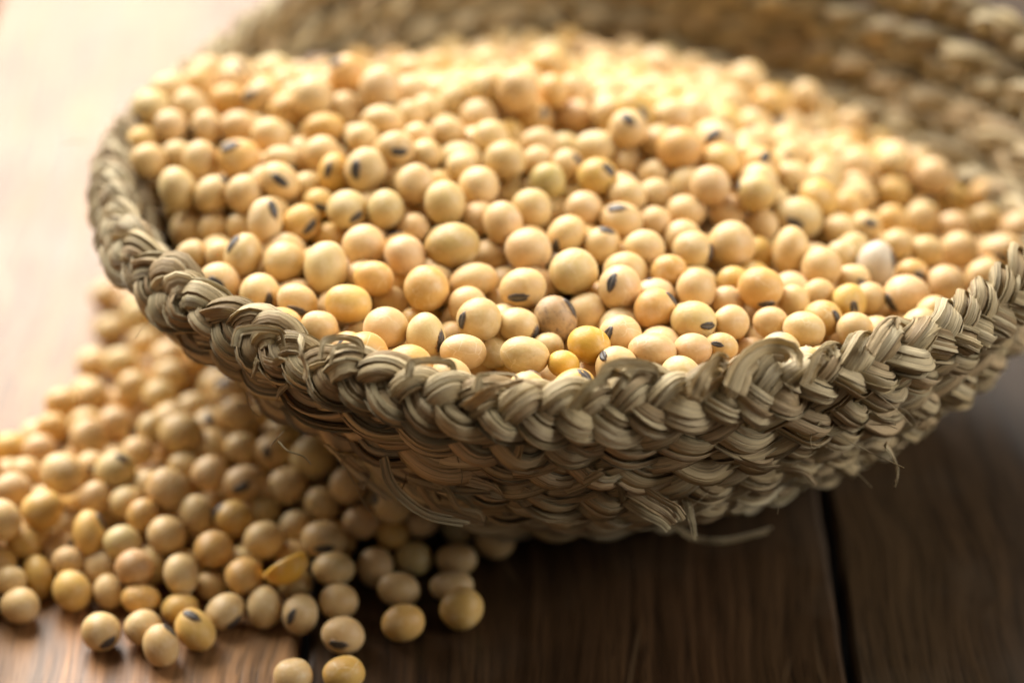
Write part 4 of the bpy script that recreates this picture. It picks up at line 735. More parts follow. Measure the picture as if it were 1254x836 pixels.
FILL = """0 -1 -2419 40078 5094 377 n
0 -1 -2703 43925 5587 357 g
0 -1 3062 44221 5240 337 n
0 -1 6632 48723 3243 318 n
0 -1 3685 43606 5007 374 n
0 -1 3875 48997 4098 384 n
0 -1 1911 41017 5000 361 o
0 -1 1009 48910 4404 386 n
0 -1 1750 38858 4960 354 g
0 226 2017 43714 6016 339 n
0 -1 -3317 47080 4971 343 n
0 -1 4887 37941 4843 330 n
0 -1 -2330 41887 5491 326 n
0 -1 5076 48724 3750 352 n
0 -1 1741 48477 4516 320 n
0 -1 8252 42577 3730 345 o
0 -1 -1255 50916 3862 401 g
0 -1 -241 48448 4561 331 g
0 -1 -792 46225 5457 330 o
0 -1 3202 38353 4770 352 n
0 -1 3300 47906 4480 351 n
0 -1 4084 44215 5145 372 n
0 227 4559 37429 5138 340 n
0 -1 854 47652 4881 333 n
0 -1 -2588 38023 5014 357 o
0 -1 -248 51270 3893 341 n
0 -1 4412 46251 4677 373 n
0 -1 7696 46065 3758 340 n
0 -1 2677 48216 4491 325 n
0 226 -4438 47515 5146 400 g
0 -1 2139 49511 4031 361 n
0 -1 -4281 42698 5475 341 n
0 -1 -176 43008 5594 364 n
0 -1 5726 48532 3768 342 n
0 -1 279 48850 4447 356 y
0 -1 2355 45270 5514 359 o
0 -1 -1784 49712 4122 333 n
0 -1 -1094 41035 5326 317 g
0 -1 6116 49170 3338 376 n
0 -1 7798 47358 3208 345 n
0 -1 7200 46348 3394 348 n
0 -1 4235 42825 5421 361 n
0 -1 6487 45735 3761 376 n
0 -1 -3288 45968 5643 356 n
0 -1 -3898 45729 5549 338 n
0 -1 -4016 48101 4709 357 n
0 227 -954 36855 5267 342 n
0 -1 2796 39057 4951 324 n
0 -1 -1281 39902 5122 368 n
0 -1 -2832 39456 4944 377 n
0 -1 1011 40374 5108 384 n
0 -1 5644 44731 4582 341 n
0 -1 3277 46275 5036 351 y
0 -1 225 47351 4991 338 n
0 -1 257 45659 5846 347 n
0 227 2629 37054 5173 348 g
0 227 4297 43545 5355 354 y
0 -1 -1255 47586 4862 320 y
0 -1 -3534 39761 4963 347 n
0 227 4246 38018 5008 341 g
0 -1 -1568 46449 5359 369 n
0 -1 173 49388 4024 369 n
0 -1 6271 47160 3831 368 y
0 227 7633 45442 4115 354 p
0 -1 5399 46204 4263 330 n
0 -1 7178 45688 3715 320 o
0 -1 1785 50148 4081 365 n
0 -1 -3794 47492 4878 344 n
0 226 2804 49552 4279 384 p
0 227 3592 43226 5603 370 o
0 -1 2385 50501 3884 343 n
0 -1 3556 44751 5270 374 n
0 -1 3038 43525 5242 354 y
0 -1 7144 47498 3360 373 n
0 -1 4200 44882 5019 323 p
0 -1 7062 46272 4021 356 p
0 -1 6159 44833 4209 317 p
0 -1 4522 43094 4880 334 n
0 -1 4217 50336 3593 323 n
0 -1 8028 46432 3410 282 n
0 -1 7014 48186 3289 333 y
0 -1 -1956 45873 5522 344 n
0 -1 -4751 48049 4765 367 o
0 227 4907 43679 4982 389 n
0 -1 3249 45391 5384 354 n
0 -1 -2199 47057 5001 364 n
0 227 946 36657 5158 363 y
0 226 -1010 45116 5801 353 n
0 -1 4725 44363 4858 341 n
0 -1 -624 47295 5018 344 o
0 -1 -1632 43829 5650 330 n
0 -1 813 50595 3997 354 n
0 -1 -2260 47809 4559 315 y
0 -1 6033 46066 4185 335 n
0 226 -5706 44986 5781 338 n
0 -1 3805 46640 4743 360 n
0 -1 867 47020 5100 341 n
0 -1 5881 38972 4720 360 n
0 -1 -968 50062 3992 372 n
0 226 1733 44885 5670 333 n
0 -1 6557 38885 4917 350 g
0 -1 -2383 41217 5214 348 n
0 -1 2354 38266 4967 371 n
0 -1 6031 38376 5018 327 n
0 226 4096 47318 4645 350 n
0 -1 -3767 40873 5166 368 n
0 -1 425 39900 5044 378 p
0 -1 -894 48133 4658 358 y
0 226 2809 44584 5765 361 n
0 -1 -561 50653 3932 358 p
0 -1 2175 47153 4958 370 o
0 227 -553 41404 5530 313 n
0 226 -4455 45380 5739 361 n
0 -1 544 45224 5407 346 n
0 -1 5789 46700 4017 331 n
0 226 1092 45720 5696 353 n
0 -1 -1624 48127 4579 364 p
0 -1 -1813 40231 4948 311 y
0 -1 1127 48228 4645 332 o
0 -1 -2909 46256 5169 339 n
0 -1 -254 47838 4829 357 n
0 226 -3504 44666 6155 371 n
0 226 2148 44410 5968 371 y
0 -1 1530 47474 4912 374 o
0 -1 1782 46198 5361 346 n
0 227 2536 43901 5590 385 n
0 227 6928 45685 4289 327 n
0 226 -5685 46152 5619 349 o
0 -1 1461 42122 5256 317 n
0 -1 -1531 47079 5103 316 n
0 -1 3053 40152 4944 370 g
0 -1 -3228 40548 5168 307 n
0 -1 1052 51368 3892 366 y
0 -1 5464 38245 4600 363 o
0 -1 4601 40266 4788 345 p
0 -1 5548 45399 4420 371 y
0 -1 -2107 48629 4478 336 y
0 -1 -4488 46053 5512 333 y
0 227 3586 43955 5600 372 n
0 -1 -1805 49066 4103 320 n
0 -1 1715 45525 5472 337 n
0 -1 2964 50860 3735 346 g
0 -1 -2717 48313 4595 357 n
0 -1 -196 46774 5211 347 y
0 -1 4588 49755 3648 355 n
0 -1 -3402 45289 5725 338 y
0 -1 2256 44616 5351 340 g
0 -1 6036 48372 3190 364 p
0 -1 1500 50792 3935 344 p
0 -1 -111 46117 5467 360 n
0 -1 5830 41901 4575 343 g
0 226 -6128 45570 5745 379 n
0 -1 2719 45857 5280 366 n
0 -1 1108 46406 5335 346 g
0 -1 2100 47883 4698 349 y
0 -1 3169 49983 3840 361 n
0 -1 443 50047 4076 298 o
0 -1 2391 46506 5175 382 n
0 -1 4483 49065 3735 358 n
0 -1 118 50582 3974 323 n
0 -1 5432 44106 4729 365 g
0 -1 6881 39523 4787 346 n
0 -1 -989 46795 5226 321 n
0 226 -471 49442 4340 383 n
0 226 -440 44999 6123 356 n
0 227 3046 42806 5324 374 n
0 -1 4449 45435 4836 326 n
0 226 -1878 47700 5068 358 n
0 -1 328 41004 5231 356 n
0 -1 -771 48768 4320 369 n
0 -1 -1626 50318 3943 321 n
0 -1 396 48162 4680 393 o
0 227 6236 45456 4339 333 n
0 226 707 45164 5999 323 o
0 -1 4956 45782 4565 353 n
0 -1 -3328 47970 4717 368 n
0 -1 4513 48411 3989 368 n
0 -1 3877 37262 4975 390 p
0 226 -2319 44813 6245 367 p
0 -1 1672 36701 5086 364 n
0 -1 1836 44074 5443 347 y
0 -1 3848 48247 4186 381 n
0 -1 -4200 46802 5242 369 n
0 -1 -97 45122 5584 350 p
0 -1 -5519 43010 5121 329 n
0 226 -1799 45305 5878 347 p
0 226 6488 48292 3685 324 n
0 226 5793 47764 3758 413 g
0 -1 -2973 48925 4378 338 p
0 -1 902 43873 5507 328 g
0 -1 443 46600 5392 343 n
0 -1 -5172 47599 5123 346 n
0 -1 -4886 42857 5203 331 n
0 -1 -4406 48617 4600 318 n
0 -1 -2330 50157 4023 371 o
0 -1 -4053 41797 5380 327 n
0 -1 3857 45863 4949 354 y
0 -1 392 51160 3944 321 n
0 -1 7452 45036 3579 359 o
0 -1 -4271 43424 5331 363 n
0 -1 4397 46836 4298 354 n
0 -1 3199 49100 3948 329 p
0 -1 6422 46471 3810 360 g
0 -1 -2075 44704 5656 329 g
0 -1 3835 49694 3817 367 n
0 -1 5054 46761 4277 329 n
0 -1 2929 46867 4938 343 y
0 -1 3413 47223 4624 357 p
0 -1 -1269 45750 5640 364 n
0 -1 1621 46814 5148 311 n
0 -1 5103 48051 3885 349 n
0 226 -6389 44891 5794 352 n
0 226 -5053 46405 5558 340 n
0 -1 230 36690 5147 346 g
0 -1 -673 43876 5640 322 n
0 -1 6473 47684 3450 342 y
0 -1 -2805 46917 5332 349 n
0 -1 -4903 46947 5191 346 p
0 -1 5185 47377 4035 342 n
0 -1 -3629 42177 5081 368 n
0 -1 -2619 45879 5635 343 n
0 -1 -2484 45239 5728 345 g
0 -1 2354 51205 3763 356 p
0 -1 -2285 46461 5392 345 g
0 227 4130 42180 5603 340 n
0 -1 4442 47693 4141 377 n
0 -1 5430 49244 3500 336 y
0 -1 -559 45632 5709 362 n
0 -1 5224 49876 3402 334 y
0 -1 -3633 48648 4507 343 o
0 -1 1278 49613 4080 374 n
0 -1 558 45926 5273 378 y
0 -1 -3541 46536 5319 349 g
0 -1 -3008 40149 4768 349 p
0 -1 -2779 47533 4913 386 n
0 227 2896 43295 5853 380 o
0 -1 1694 49125 4366 348 n
0 -1 -5588 47019 5418 361 n
0 -1 3222 48551 4295 340 y
0 -1 2296 39495 5101 360 p
0 -1 -1182 49357 4159 365 o
0 -1 -3048 50028 4110 342 y
0 -1 7613 46856 3573 346 n
0 -1 679 49571 4416 349 g
0 -1 -1427 48819 4588 360 y
0 -1 -236 50035 4027 344 p
0 -1 2841 44896 5187 331 p
0 227 3355 42232 5712 332 p
0 -1 3574 50537 3689 360 n
0 -1 6946 46921 3708 355 y
0 -1 2747 47529 4733 381 g
0 -1 3668 42846 5083 304 n
0 -1 2352 48840 4332 386 y
0 226 106 44609 6323 376 n
0 -1 -2475 49367 4222 341 p
0 227 5011 45004 4736 356 n
0 -1 -138 39002 4920 377 p
0 227 -3698 38444 5170 396 o
0 -1 1319 48375 4049 325 y
0 -1 5558 42989 4420 326 g
0 -1 2629 46120 4622 366 n
0 -1 2391 50762 3255 333 g
0 -1 3726 47517 4069 348 n
0 -1 -1489 45042 5318 357 n
0 -1 -2943 45131 5268 340 n
0 -1 2299 38857 4589 354 n
0 -1 -4181 40105 4872 360 o
0 -1 7097 47798 2768 332 n
0 226 4821 47297 4628 367 y
0 -1 2725 48452 3887 329 n
0 -1 -210 47007 4574 354 p
0 -1 7236 46904 3022 347 p
0 -1 2097 45722 4968 342 n
0 -1 -5678 46458 5016 344 n
0 -1 2366 43473 4995 357 g
0 -1 1260 41238 5143 344 o
0 -1 -4066 38989 4860 350 y
0 -1 -713 40296 4944 351 n
0 -1 1872 42658 5315 371 p
0 227 5298 43064 4980 359 y
0 -1 4276 43714 4652 344 p
0 -1 -1146 46108 4922 353 n
0 -1 3449 39055 4774 333 o
0 227 -907 43138 5682 390 g
0 -1 5412 48648 3203 302 n
0 -1 5277 47989 3246 362 n
0 -1 3874 49123 3430 320 n
0 226 692 46267 5889 370 o
0 -1 6559 46172 3227 329 n
0 -1 2684 49390 3601 354 n
0 -1 -681 44953 5222 378 g
0 -1 3928 43117 4593 346 g
0 -1 -3674 43804 5421 357 n
0 -1 -2054 48125 4046 324 n
0 -1 -545 50152 3486 309 n
0 227 1645 37389 5143 337 n
0 -1 632 48381 4019 385 o
0 -1 671 41932 5256 352 n
0 -1 170 47538 4347 362 p
0 -1 4849 49039 3142 367 y
0 -1 -1821 38458 4712 362 o
0 -1 -5615 45444 5269 370 n
0 -1 366 46683 4753 342 o
0 -1 -693 49496 3663 344 g
0 -1 -1182 37438 4869 349 n
0 -1 4723 46205 4025 368 n
0 -1 4102 45693 4337 358 n
0 -1 7481 45623 3127 396 n
0 -1 562 39247 4863 348 g
0 -1 3009 47790 3859 399 n
0 -1 3189 46537 4382 386 n
0 -1 -2760 46726 4693 339 n
0 -1 -124 50822 3425 330 n
0 -1 -3122 43395 5468 362 p
0 -1 1895 47257 4305 374 n
0 226 5591 48199 4297 333 n
0 -1 -5253 44850 5226 373 n
0 -1 6521 48011 2906 309 o
0 226 -2941 45585 6121 349 o
0 -1 3535 49980 3193 388 n
0 -1 -1903 42422 5620 358 n
0 -1 1259 50185 3671 333 n
0 -1 2439 44155 4914 359 n
0 -1 5568 45820 3782 341 n
0 -1 6179 43735 3965 327 n
0 -1 1073 50843 3375 382 n
0 -1 3503 44257 4707 382 g
0 227 -1621 37114 5296 386 y
0 -1 -1155 44333 5550 373 n
0 -1 4776 47568 3548 313 y
0 -1 -1979 46102 4903 345 n
0 -1 2806 50307 3421 301 n
0 227 -2328 37409 5354 395 o
0 -1 1860 46374 4712 339 n
0 -1 -1228 48308 4043 348 n
0 -1 3447 48523 3664 372 n
0 -1 -4110 44339 5422 342 g
0 -1 2421 47697 4174 302 n
0 -1 5554 47091 3550 331 g
0 226 4437 48258 4635 369 n
0 -1 -173 48701 3949 368 p
0 -1 659 50105 3513 331 n
0 -1 3966 40556 4795 375 y
0 -1 31 46080 4833 347 n
0 -1 -2581 42758 5515 353 n
0 -1 -2871 47701 4243 356 p
0 -1 8075 41884 3662 361 n
0 -1 -1727 47271 4453 383 n
0 -1 -3444 44471 5490 349 n
0 -1 -2555 48595 3999 338 n
0 -1 7704 46289 2902 374 n
0 -1 -3777 45189 5171 341 g
0 -1 5853 45237 3805 362 n
0 -1 -3562 49275 4180 383 g
0 -1 -3108 38773 4849 379 n
0 -1 -5218 45977 5092 350 n
0 -1 78 49812 3521 344 n
0 -1 -4028 46135 5009 356 n
0 -1 -1822 37703 4910 351 g
0 -1 -4557 44825 5350 350 g
0 -1 -528 45755 5078 330 n
0 -1 -2102 43140 5784 350 n
0 -1 1400 39818 4861 364 y
0 -1 -3226 48296 4119 348 o
0 -1 6437 46867 3217 378 n
0 -1 6531 40886 4109 344 n
0 -1 61 38250 4476 343 y
0 -1 2122 47723 3628 360 y
0 -1 4250 38070 4312 383 y
0 -1 5315 40998 4395 349 n
0 -1 4231 46440 3698 286 o
0 -1 4091 48491 3375 383 n
0 -1 -2957 49288 3671 380 o
0 -1 -4274 42325 4896 339 n
0 -1 -4936 44124 5144 335 g
0 -1 4907 42893 4356 348 n
0 -1 3401 45736 4174 372 n
0 -1 1170 50124 3024 353 n
0 -1 -3335 48700 3615 343 n
0 -1 -2265 49014 3579 363 p
0 -1 2899 43113 4733 334 n
0 -1 -4207 47525 4300 388 n
0 -1 -548 38585 4521 349 n
0 -1 3824 38526 4631 316 n
0 -1 3144 45649 4760 341 n
0 -1 7178 40911 3858 361 p
0 -1 4786 39661 4424 376 y
0 -1 5614 43366 3879 373 n
0 -1 -1537 47736 3990 323 p
0 -1 3346 41483 4832 333 n
0 -1 -2461 41750 4826 350 n
0 -1 -3942 48724 3900 354 p
0 -1 -3151 42832 5147 353 o
0 -1 -3441 39843 4306 367 o
0 -1 228 48455 3442 357 n
0 -1 -3691 41538 4854 308 n
0 -1 5236 46457 3573 372 o
0 -1 2383 46718 4416 362 n
0 -1 -4351 42992 4813 353 n
0 -1 8227 43844 3327 359 p
0 -1 -1963 49595 3489 337 p
0 -1 1639 45363 4591 363 n
0 -1 508 42643 5307 349 n
0 -1 538 45685 4638 321 n
0 -1 7446 46743 2431 345 n
0 -1 1290 43212 5121 394 n
0 -1 2268 49933 3486 351 y
0 -1 -25 43681 5444 337 n
0 -1 1301 46868 4577 350 n
0 -1 3240 37183 4615 346 o
0 -1 2579 37432 4573 366 g
0 -1 5579 41566 4034 341 n
0 -1 726 37119 4653 350 n
0 -1 -403 49659 3085 343 n
0 -1 -1162 43201 4967 333 n
0 -1 -1633 43843 4983 352 g
0 -1 -549 41336 4907 353 p
0 -1 3843 46290 4147 373 n
0 -1 1750 47919 4130 357 g
0 -1 8295 45160 2966 396 n
0 -1 -2670 40733 4870 342 n
0 -1 -923 47647 3797 355 o
0 -1 1490 47973 3571 345 n
0 -1 1121 47676 4254 328 o
0 -1 -3633 40485 4568 397 n
0 -1 503 40480 4617 357 o
0 -1 -580 42134 4834 383 o
0 -1 -5000 40899 4523 328 g
0 -1 -1516 39701 4454 407 y
0 -1 905 42422 4810 366 n
0 -1 3712 47894 3497 351 n
0 -1 1163 41794 4793 340 n
0 -1 -2813 38300 4377 377 n
0 -1 1893 39433 4527 352 n
0 -1 -2169 43529 5240 373 o
0 -1 -3261 41062 4764 335 n
0 -1 -832 39483 4705 353 n
0 -1 -4904 47399 4470 370 n
0 -1 -2358 39783 4468 359 o
0 -1 -818 46418 4174 407 g
0 -1 4636 41179 4438 341 n
0 -1 -2892 39394 4246 364 n
0 -1 6769 41891 3993 362 g
0 -1 -2197 46502 4417 343 n
0 -1 -4950 41474 4805 321 n
0 -1 5878 46300 3446 330 p
0 -1 -3145 41843 4679 353 n
0 -1 1185 38437 4821 352 n
0 -1 2060 36952 4560 332 n
0 -1 1055 48499 3435 377 p
0 -1 -4911 42483 4664 351 n
0 -1 1252 44246 5081 338 n
0 -1 451 51016 3325 317 y
0 -1 3505 48719 3007 355 n
0 -1 5108 43548 4301 359 n
0 -1 -1448 49171 3505 366 n
0 -1 1081 45488 5000 393 n
0 -1 4413 47031 3649 355 n
0 -1 1662 49726 3482 307 n
0 -1 -4956 45369 4996 344 n
0 -1 -2436 38820 4706 349 g
0 -1 441 37732 4670 340 n
0 -1 1979 41834 4936 357 p
0 -1 59 45428 4991 355 y
0 -1 -658 48286 3624 342 n
0 -1 6906 43510 3665 387 n
0 -1 1570 40488 4721 328 n
0 -1 4233 42490 4546 348 y
0 -1 -3266 45655 4998 362 o
0 -1 -3502 47397 4272 354 n
0 -1 2970 43798 4640 339 n
0 -1 -5577 42699 4576 348 n
0 -1 -75 40324 4854 344 n
0 -1 2851 48761 3323 359 g
0 -1 -2359 44181 4905 382 n
0 -1 12 36987 4565 352 n
0 -1 -826 45656 4490 357 n
0 -1 -4686 46356 4868 375 p
0 -1 -1557 43222 5440 354 n
0 -1 6048 47399 3001 342 n
0 -1 -2754 45180 4628 377 p
0 -1 7914 44615 3247 329 n
0 -1 -563 46398 4789 367 n
0 -1 7588 43635 3523 310 n
0 -1 -772 37626 4380 343 n
0 -1 -4847 43479 4978 338 n
0 -1 4502 45098 4220 356 o
0 -1 4221 45760 3665 400 n
0 -1 7413 40269 4011 342 n
0 -1 7916 41171 3748 338 n
0 -1 -2361 44872 5110 335 y
0 -1 -5692 45042 4709 343 n
0 -1 -5232 46761 4594 342 n
0 -1 6804 45256 3293 347 n
0 -1 -4347 48188 4082 352 n
0 -1 -347 47246 3980 354 p
0 -1 2528 45252 4655 380 n
0 -1 3270 49306 3294 348 g
0 -1 1975 44688 4678 404 o
0 -1 -3181 46826 4212 343 p
0 -1 -4348 45525 5062 344 n
0 -1 582 50507 3013 322 g
0 -1 -115 49155 3432 355 o
0 -1 -3794 46780 4537 385 n
0 -1 -1255 38193 4410 340 n
0 -1 4696 44093 4215 348 n
0 -1 -2948 46184 4299 358 n
0 -1 2516 39862 4579 343 n
0 -1 1071 39370 4414 347 y
0 -1 -1685 41802 5278 343 o
0 -1 -2044 40748 4611 352 g
0 -1 4106 39835 4645 359 p
0 -1 -3778 42904 5152 325 n
0 -1 506 43568 5147 283 n
0 -1 -1565 45593 4770 323 n
0 -1 3592 37810 4559 367 o
0 -1 -3272 38823 4174 355 n
0 -1 -394 45141 4657 327 n
0 -1 1952 37675 4660 328 n
0 -1 -54 50264 3039 347 n
0 -1 -6119 44785 5169 349 g
0 -1 8574 44421 3081 368 n
0 -1 -1802 44867 4738 372 n
0 -1 -2450 47174 4350 349 n
0 -1 -1272 42356 5570 327 o
0 -1 -4100 44663 4800 389 n
0 -1 -2503 45532 5142 313 y
0 -1 -2574 49850 3402 366 n
0 -1 602 38636 4543 361 o
0 -1 1430 44885 5063 338 n
0 -1 -2090 42304 4981 364 o
0 -1 3197 47101 3966 336 n
0 -1 -4461 46909 4573 366 n
0 -1 1730 50549 3332 352 y
0 -1 790 41093 4696 359 n
0 -1 2816 49775 3047 365 n
0 -1 7391 42247 3724 367 n
0 -1 -1524 37573 4295 350 p
0 -1 6354 43108 3971 327 n
0 -1 -2529 42774 4903 310 n
0 -1 -3426 46236 4714 339 n
0 -1 645 49024 3662 350 g
0 -1 2681 42379 4875 342 n
0 -1 -42 40976 4633 355 n
0 -1 333 41553 4842 309 n
0 -1 -1987 39214 4552 322 o
0 -1 -1187 47045 4025 337 n
0 -1 -1229 38910 4447 383 p
0 -1 1801 38312 4517 364 n
0 -1 4704 49696 2864 400 n
0 -1 -6020 44108 5108 346 n
0 -1 -2568 45875 4698 336 n
0 -1 -910 42680 5151 348 p
0 -1 -2837 44494 5256 320 o
0 -1 -1745 48572 3672 353 p
0 -1 4936 48420 2863 314 n
0 -1 2151 42834 4681 382 y
0 -1 750 44832 4872 362 n
0 -1 5104 41721 4497 353 n
0 -1 -1847 41337 4862 336 n
0 -1 -1473 46060 4318 359 p
0 -1 494 49475 3148 339 n
0 -1 -130 41778 5240 349 y
0 -1 4797 38799 4451 363 n
0 -1 -1231 49801 3439 314 n
0 -1 7413 41574 3968 371 n
0 -1 2235 40408 4805 352 o
0 -1 4964 47011 3308 313 p
0 -1 -661 37046 4691 324 n
0 -1 -492 42373 5454 347 n
0 -1 2037 48465 3778 374 n
0 -1 8060 43179 3432 357 p
0 -1 -1114 43699 5279 342 p
0 -1 6056 40343 4262 372 n
0 -1 -949 41870 5350 353 g
0 -1 2143 50195 2891 366 n
0 -1 5393 47382 3026 304 n
0 -1 2605 48103 3371 347 n
0 -1 -10 44727 5026 342 n
0 -1 -198 39682 4827 336 n
0 -1 4161 39136 4578 341 n
0 -1 5354 40235 4457 364 n
0 -1 5541 44142 4044 329 n
0 -1 6707 47262 2717 356 p
0 -1 3635 39511 4344 347 p
0 -1 -1076 45467 5069 323 n
0 -1 -891 48869 3671 308 n
0 -1 5730 47922 2734 363 n
0 -1 -3754 47929 3954 327 g
0 -1 3810 41925 4690 316 p
0 -1 1529 49018 3673 399 n
0 -1 1285 37753 4672 348 p
0 -1 -790 47489 4400 348 n
0 -1 6746 40247 4168 341 o
0 -1 -3341 44746 4879 360 g
0 -1 3207 45068 4412 379 n
0 -1 5541 39508 4324 401 o
0 -1 6297 39568 4314 348 n
0 -1 -5418 43689 5108 314 o
0 -1 -2974 40681 4311 376 n
0 -1 -3544 39242 4585 322 n
0 -1 6190 48422 2549 319 o
0 -1 4432 41815 4542 331 g
0 -1 6238 41488 4195 353 n
0 -1 -1300 40614 4864 341 n
0 -1 4129 50036 2836 335 n
0 -1 3063 39558 4631 312 o
0 -1 6797 44220 3631 336 n
0 -1 -1910 50239 3323 363 n
0 -1 -4767 45773 4577 348 o
0 -1 5679 48880 2648 370 n
0 -1 -2157 47434 3799 415 n
0 -1 -3841 45588 4660 330 n
0 -1 -1060 46935 4612 346 n
0 -1 -5759 45843 4741 325 p
0 -1 8293 45881 2923 343 n
0 -1 -346 47957 4107 372 n
0 -1 -2627 48016 3697 338 n
0 -1 -55 46401 4246 365 n
0 -1 2963 38829 4332 370 n
0 -1 2087 49251 3293 361 n
0 -1 3763 46862 3785 368 n
0 -1 1065 49540 3428 342 n
0 -1 -91 44307 5520 333 y
0 -1 -1206 41500 4835 357 n
0 -1 -538 43420 5135 355 n
0 -1 -4161 39537 4471 363 n
0 -1 934 46244 4658 356 y
0 -1 -1845 40772 5238 356 o
0 -1 -2746 43394 4916 354 n
0 -1 190 42238 4824 390 g
0 -1 2774 40886 4724 384 n
0 -1 281 47819 3751 340 n
0 -1 -2126 44144 5484 320 n
0 -1 -1610 46600 4683 326 n
0 -1 2673 41678 4790 359 n
0 -1 -247 42799 4933 391 n
0 -1 3527 40146 4466 332 n
0 -1 -3476 43422 4854 378 o
0 -1 6741 42581 3806 355 n
0 -1 -2226 37937 4415 352 n
0 -1 732 47139 4377 336 y
0 -1 1668 46582 4113 342 n
0 -1 3865 45081 4494 349 o
0 -1 -2820 42219 5159 364 n
0 -1 -603 44256 5125 342 p
0 -1 4152 44463 4455 358 n
0 -1 490 44292 5212 348 n
0 -1 -1223 50441 3286 347 n
0 -1 -1325 42216 4885 371 y
0 -1 2691 38113 4357 383 o
0 -1 -5227 41907 4423 358 g
0 -1 -4304 41486 4741 352 n
0 -1 -4354 40787 4726 364 n
0 -1 7396 42963 3579 377 n
0 -1 -1710 44434 5190 330 o
0 -1 2870 44551 4608 343 n
0 -1 -5066 46600 3973 329 n
0 -1 -75 46538 3600 335 n
0 -1 -2076 45365 4324 386 n
0 -1 5548 40233 3776 349 n
0 -1 5320 48329 2327 357 n
0 -1 610 42224 4245 355 g
0 -1 -1646 40367 4232 367 n
0 -1 -1500 50045 2769 363 o
0 -1 943 38114 4191 349 n
0 -1 1119 46263 3920 340 n
0 -1 2963 44726 3899 304 n
0 -1 237 46957 4006 355 n
0 -1 -275 41286 4062 369 o
0 -1 -745 50203 2814 363 n
0 -1 8262 43379 2803 339 y
0 -1 988 43733 4655 374 o
0 -1 4234 49470 2352 358 p
0 -1 -749 49047 3036 374 n
0 -1 6226 43445 3373 329 n
0 -1 909 47584 3547 379 g
0 -1 2318 40702 4130 400 n
0 -1 740 46756 3601 368 n
0 -1 -2698 48558 3281 356 o
0 -1 3022 40492 4171 365 n
0 -1 3876 46513 3176 359 n
0 -1 -3823 42059 4420 360 n
0 -1 2230 49532 2668 359 o
0 -1 -4125 40151 4137 339 y
0 -1 1526 41288 4482 367 n
0 -1 -258 42490 4290 350 n
0 -1 1448 43986 4156 367 n
0 -1 604 46494 4160 326 n
0 -1 6409 44773 2993 336 n
0 -1 -1009 42180 4253 378 o
0 -1 7917 45529 2458 346 o
0 -1 4305 38695 3943 352 n
0 -1 -2538 46534 3830 350 y
0 -1 3555 44497 4021 367 p
0 -1 -2299 38451 3713 358 n
0 -1 6641 41210 3518 347 n
0 -1 336 44471 4489 323 n
0 -1 5433 45582 3141 372 o
0 -1 4022 47339 3150 365 n
0 -1 -4522 42007 4322 355 n
0 -1 -5200 44526 4576 369 y
0 -1 -3989 43926 4762 367 n
0 -1 -2990 44490 4359 349 n
0 -1 3682 40756 4157 358 n
0 -1 5759 43896 3456 343 g
0 -1 551 40315 3946 352 n
0 -1 -693 40804 4484 349 y
0 -1 -3149 48981 3063 314 n
0 -1 2688 47426 3275 361 o
0 -1 171 47184 3447 363 n
0 -1 5770 42128 3687 353 y
0 -1 1261 47097 3905 368 n
0 -1 -2791 41340 4389 339 g
0 -1 3628 38877 4036 381 y
0 -1 4217 39517 3996 332 n
0 -1 -328 47683 3395 386 n
0 -1 2200 41410 4323 356 o
0 -1 4721 40354 4070 384 n
0 -1 3713 45192 3819 367 n
0 -1 4304 40909 3941 332 n
0 -1 4357 48302 2531 343 p
0 -1 -2682 45584 4034 377 y
0 -1 3566 43686 4235 379 n
0 -1 7084 43689 2980 363 n
0 -1 6970 46325 2706 342 p
0 -1 1755 48916 2836 320 n
0 -1 2195 48575 3135 357 g
0 -1 -4400 46497 3975 365 o
0 -1 5900 39084 3773 391 n
0 -1 332 43926 4679 318 p
0 -1 6284 47707 2352 367 g
0 -1 -1886 42989 4880 379 n
0 -1 3042 42470 4303 331 n
0 -1 2802 50384 2702 330 n
0 -1 -400 43879 4651 316 o
0 -1 -151 44735 4211 351 n
0 -1 2425 38618 3998 306 g
0 -1 3402 40001 3840 349 n
0 -1 5913 46012 2839 358 g
0 -1 1776 38881 4138 315 n
0 -1 6970 45031 2660 341 n
0 -1 7583 43188 2928 360 n
0 -1 5228 42561 3810 365 n
0 -1 4404 42689 3852 397 n
0 -1 3696 42476 4081 351 n
0 -1 612 39478 3913 344 g
0 -1 -4664 47148 3833 369 n
0 -1 -894 40089 4308 344 g
0 -1 6321 44109 3150 360 n
0 -1 -3713 44978 4292 364 n
0 -1 4310 43401 4011 361 n
0 -1 6347 40329 3598 355 y
0 -1 -1516 47512 3364 381 n
0 -1 289 41652 4228 315 n
0 -1 33 43397 4714 373 o
0 -1 2718 48362 2748 363 g
0 -1 -4475 43542 4378 364 o
0 -1 -1626 41297 4245 358 n
0 -1 -4600 44199 4557 349 g
0 -1 435 40993 4104 361 o
0 -1 5851 44659 3351 340 o
0 -1 6278 46551 2621 337 n
0 -1 3062 49256 2654 341 y
0 -1 3167 46639 3437 355 o
0 -1 1891 40102 4261 344 o
0 -1 -3425 47475 3576 361 n
0 -1 -372 38016 3988 343 n
0 -1 -2341 44661 4399 351 p
0 -1 -889 38546 3879 395 p
0 -1 -1075 37852 3846 332 n
0 -1 6107 45386 3147 379 n
0 -1 1496 43250 4416 344 n
0 -1 4635 45188 3527 357 n
0 -1 7722 43900 2866 336 n
0 -1 4076 44028 3921 326 n
0 -1 -74 45646 4307 384 n
0 -1 -2853 47161 3774 360 n
0 -1 -1823 38797 4071 335 n
0 -1 2172 43436 4320 346 n
0 -1 -133 38685 3966 357 n
0 -1 -2350 40402 4160 327 n
0 -1 3931 41471 4152 372 p
0 -1 3251 49911 2513 342 n
0 -1 -3701 42810 4532 318 n
0 -1 659 43079 4699 380 y
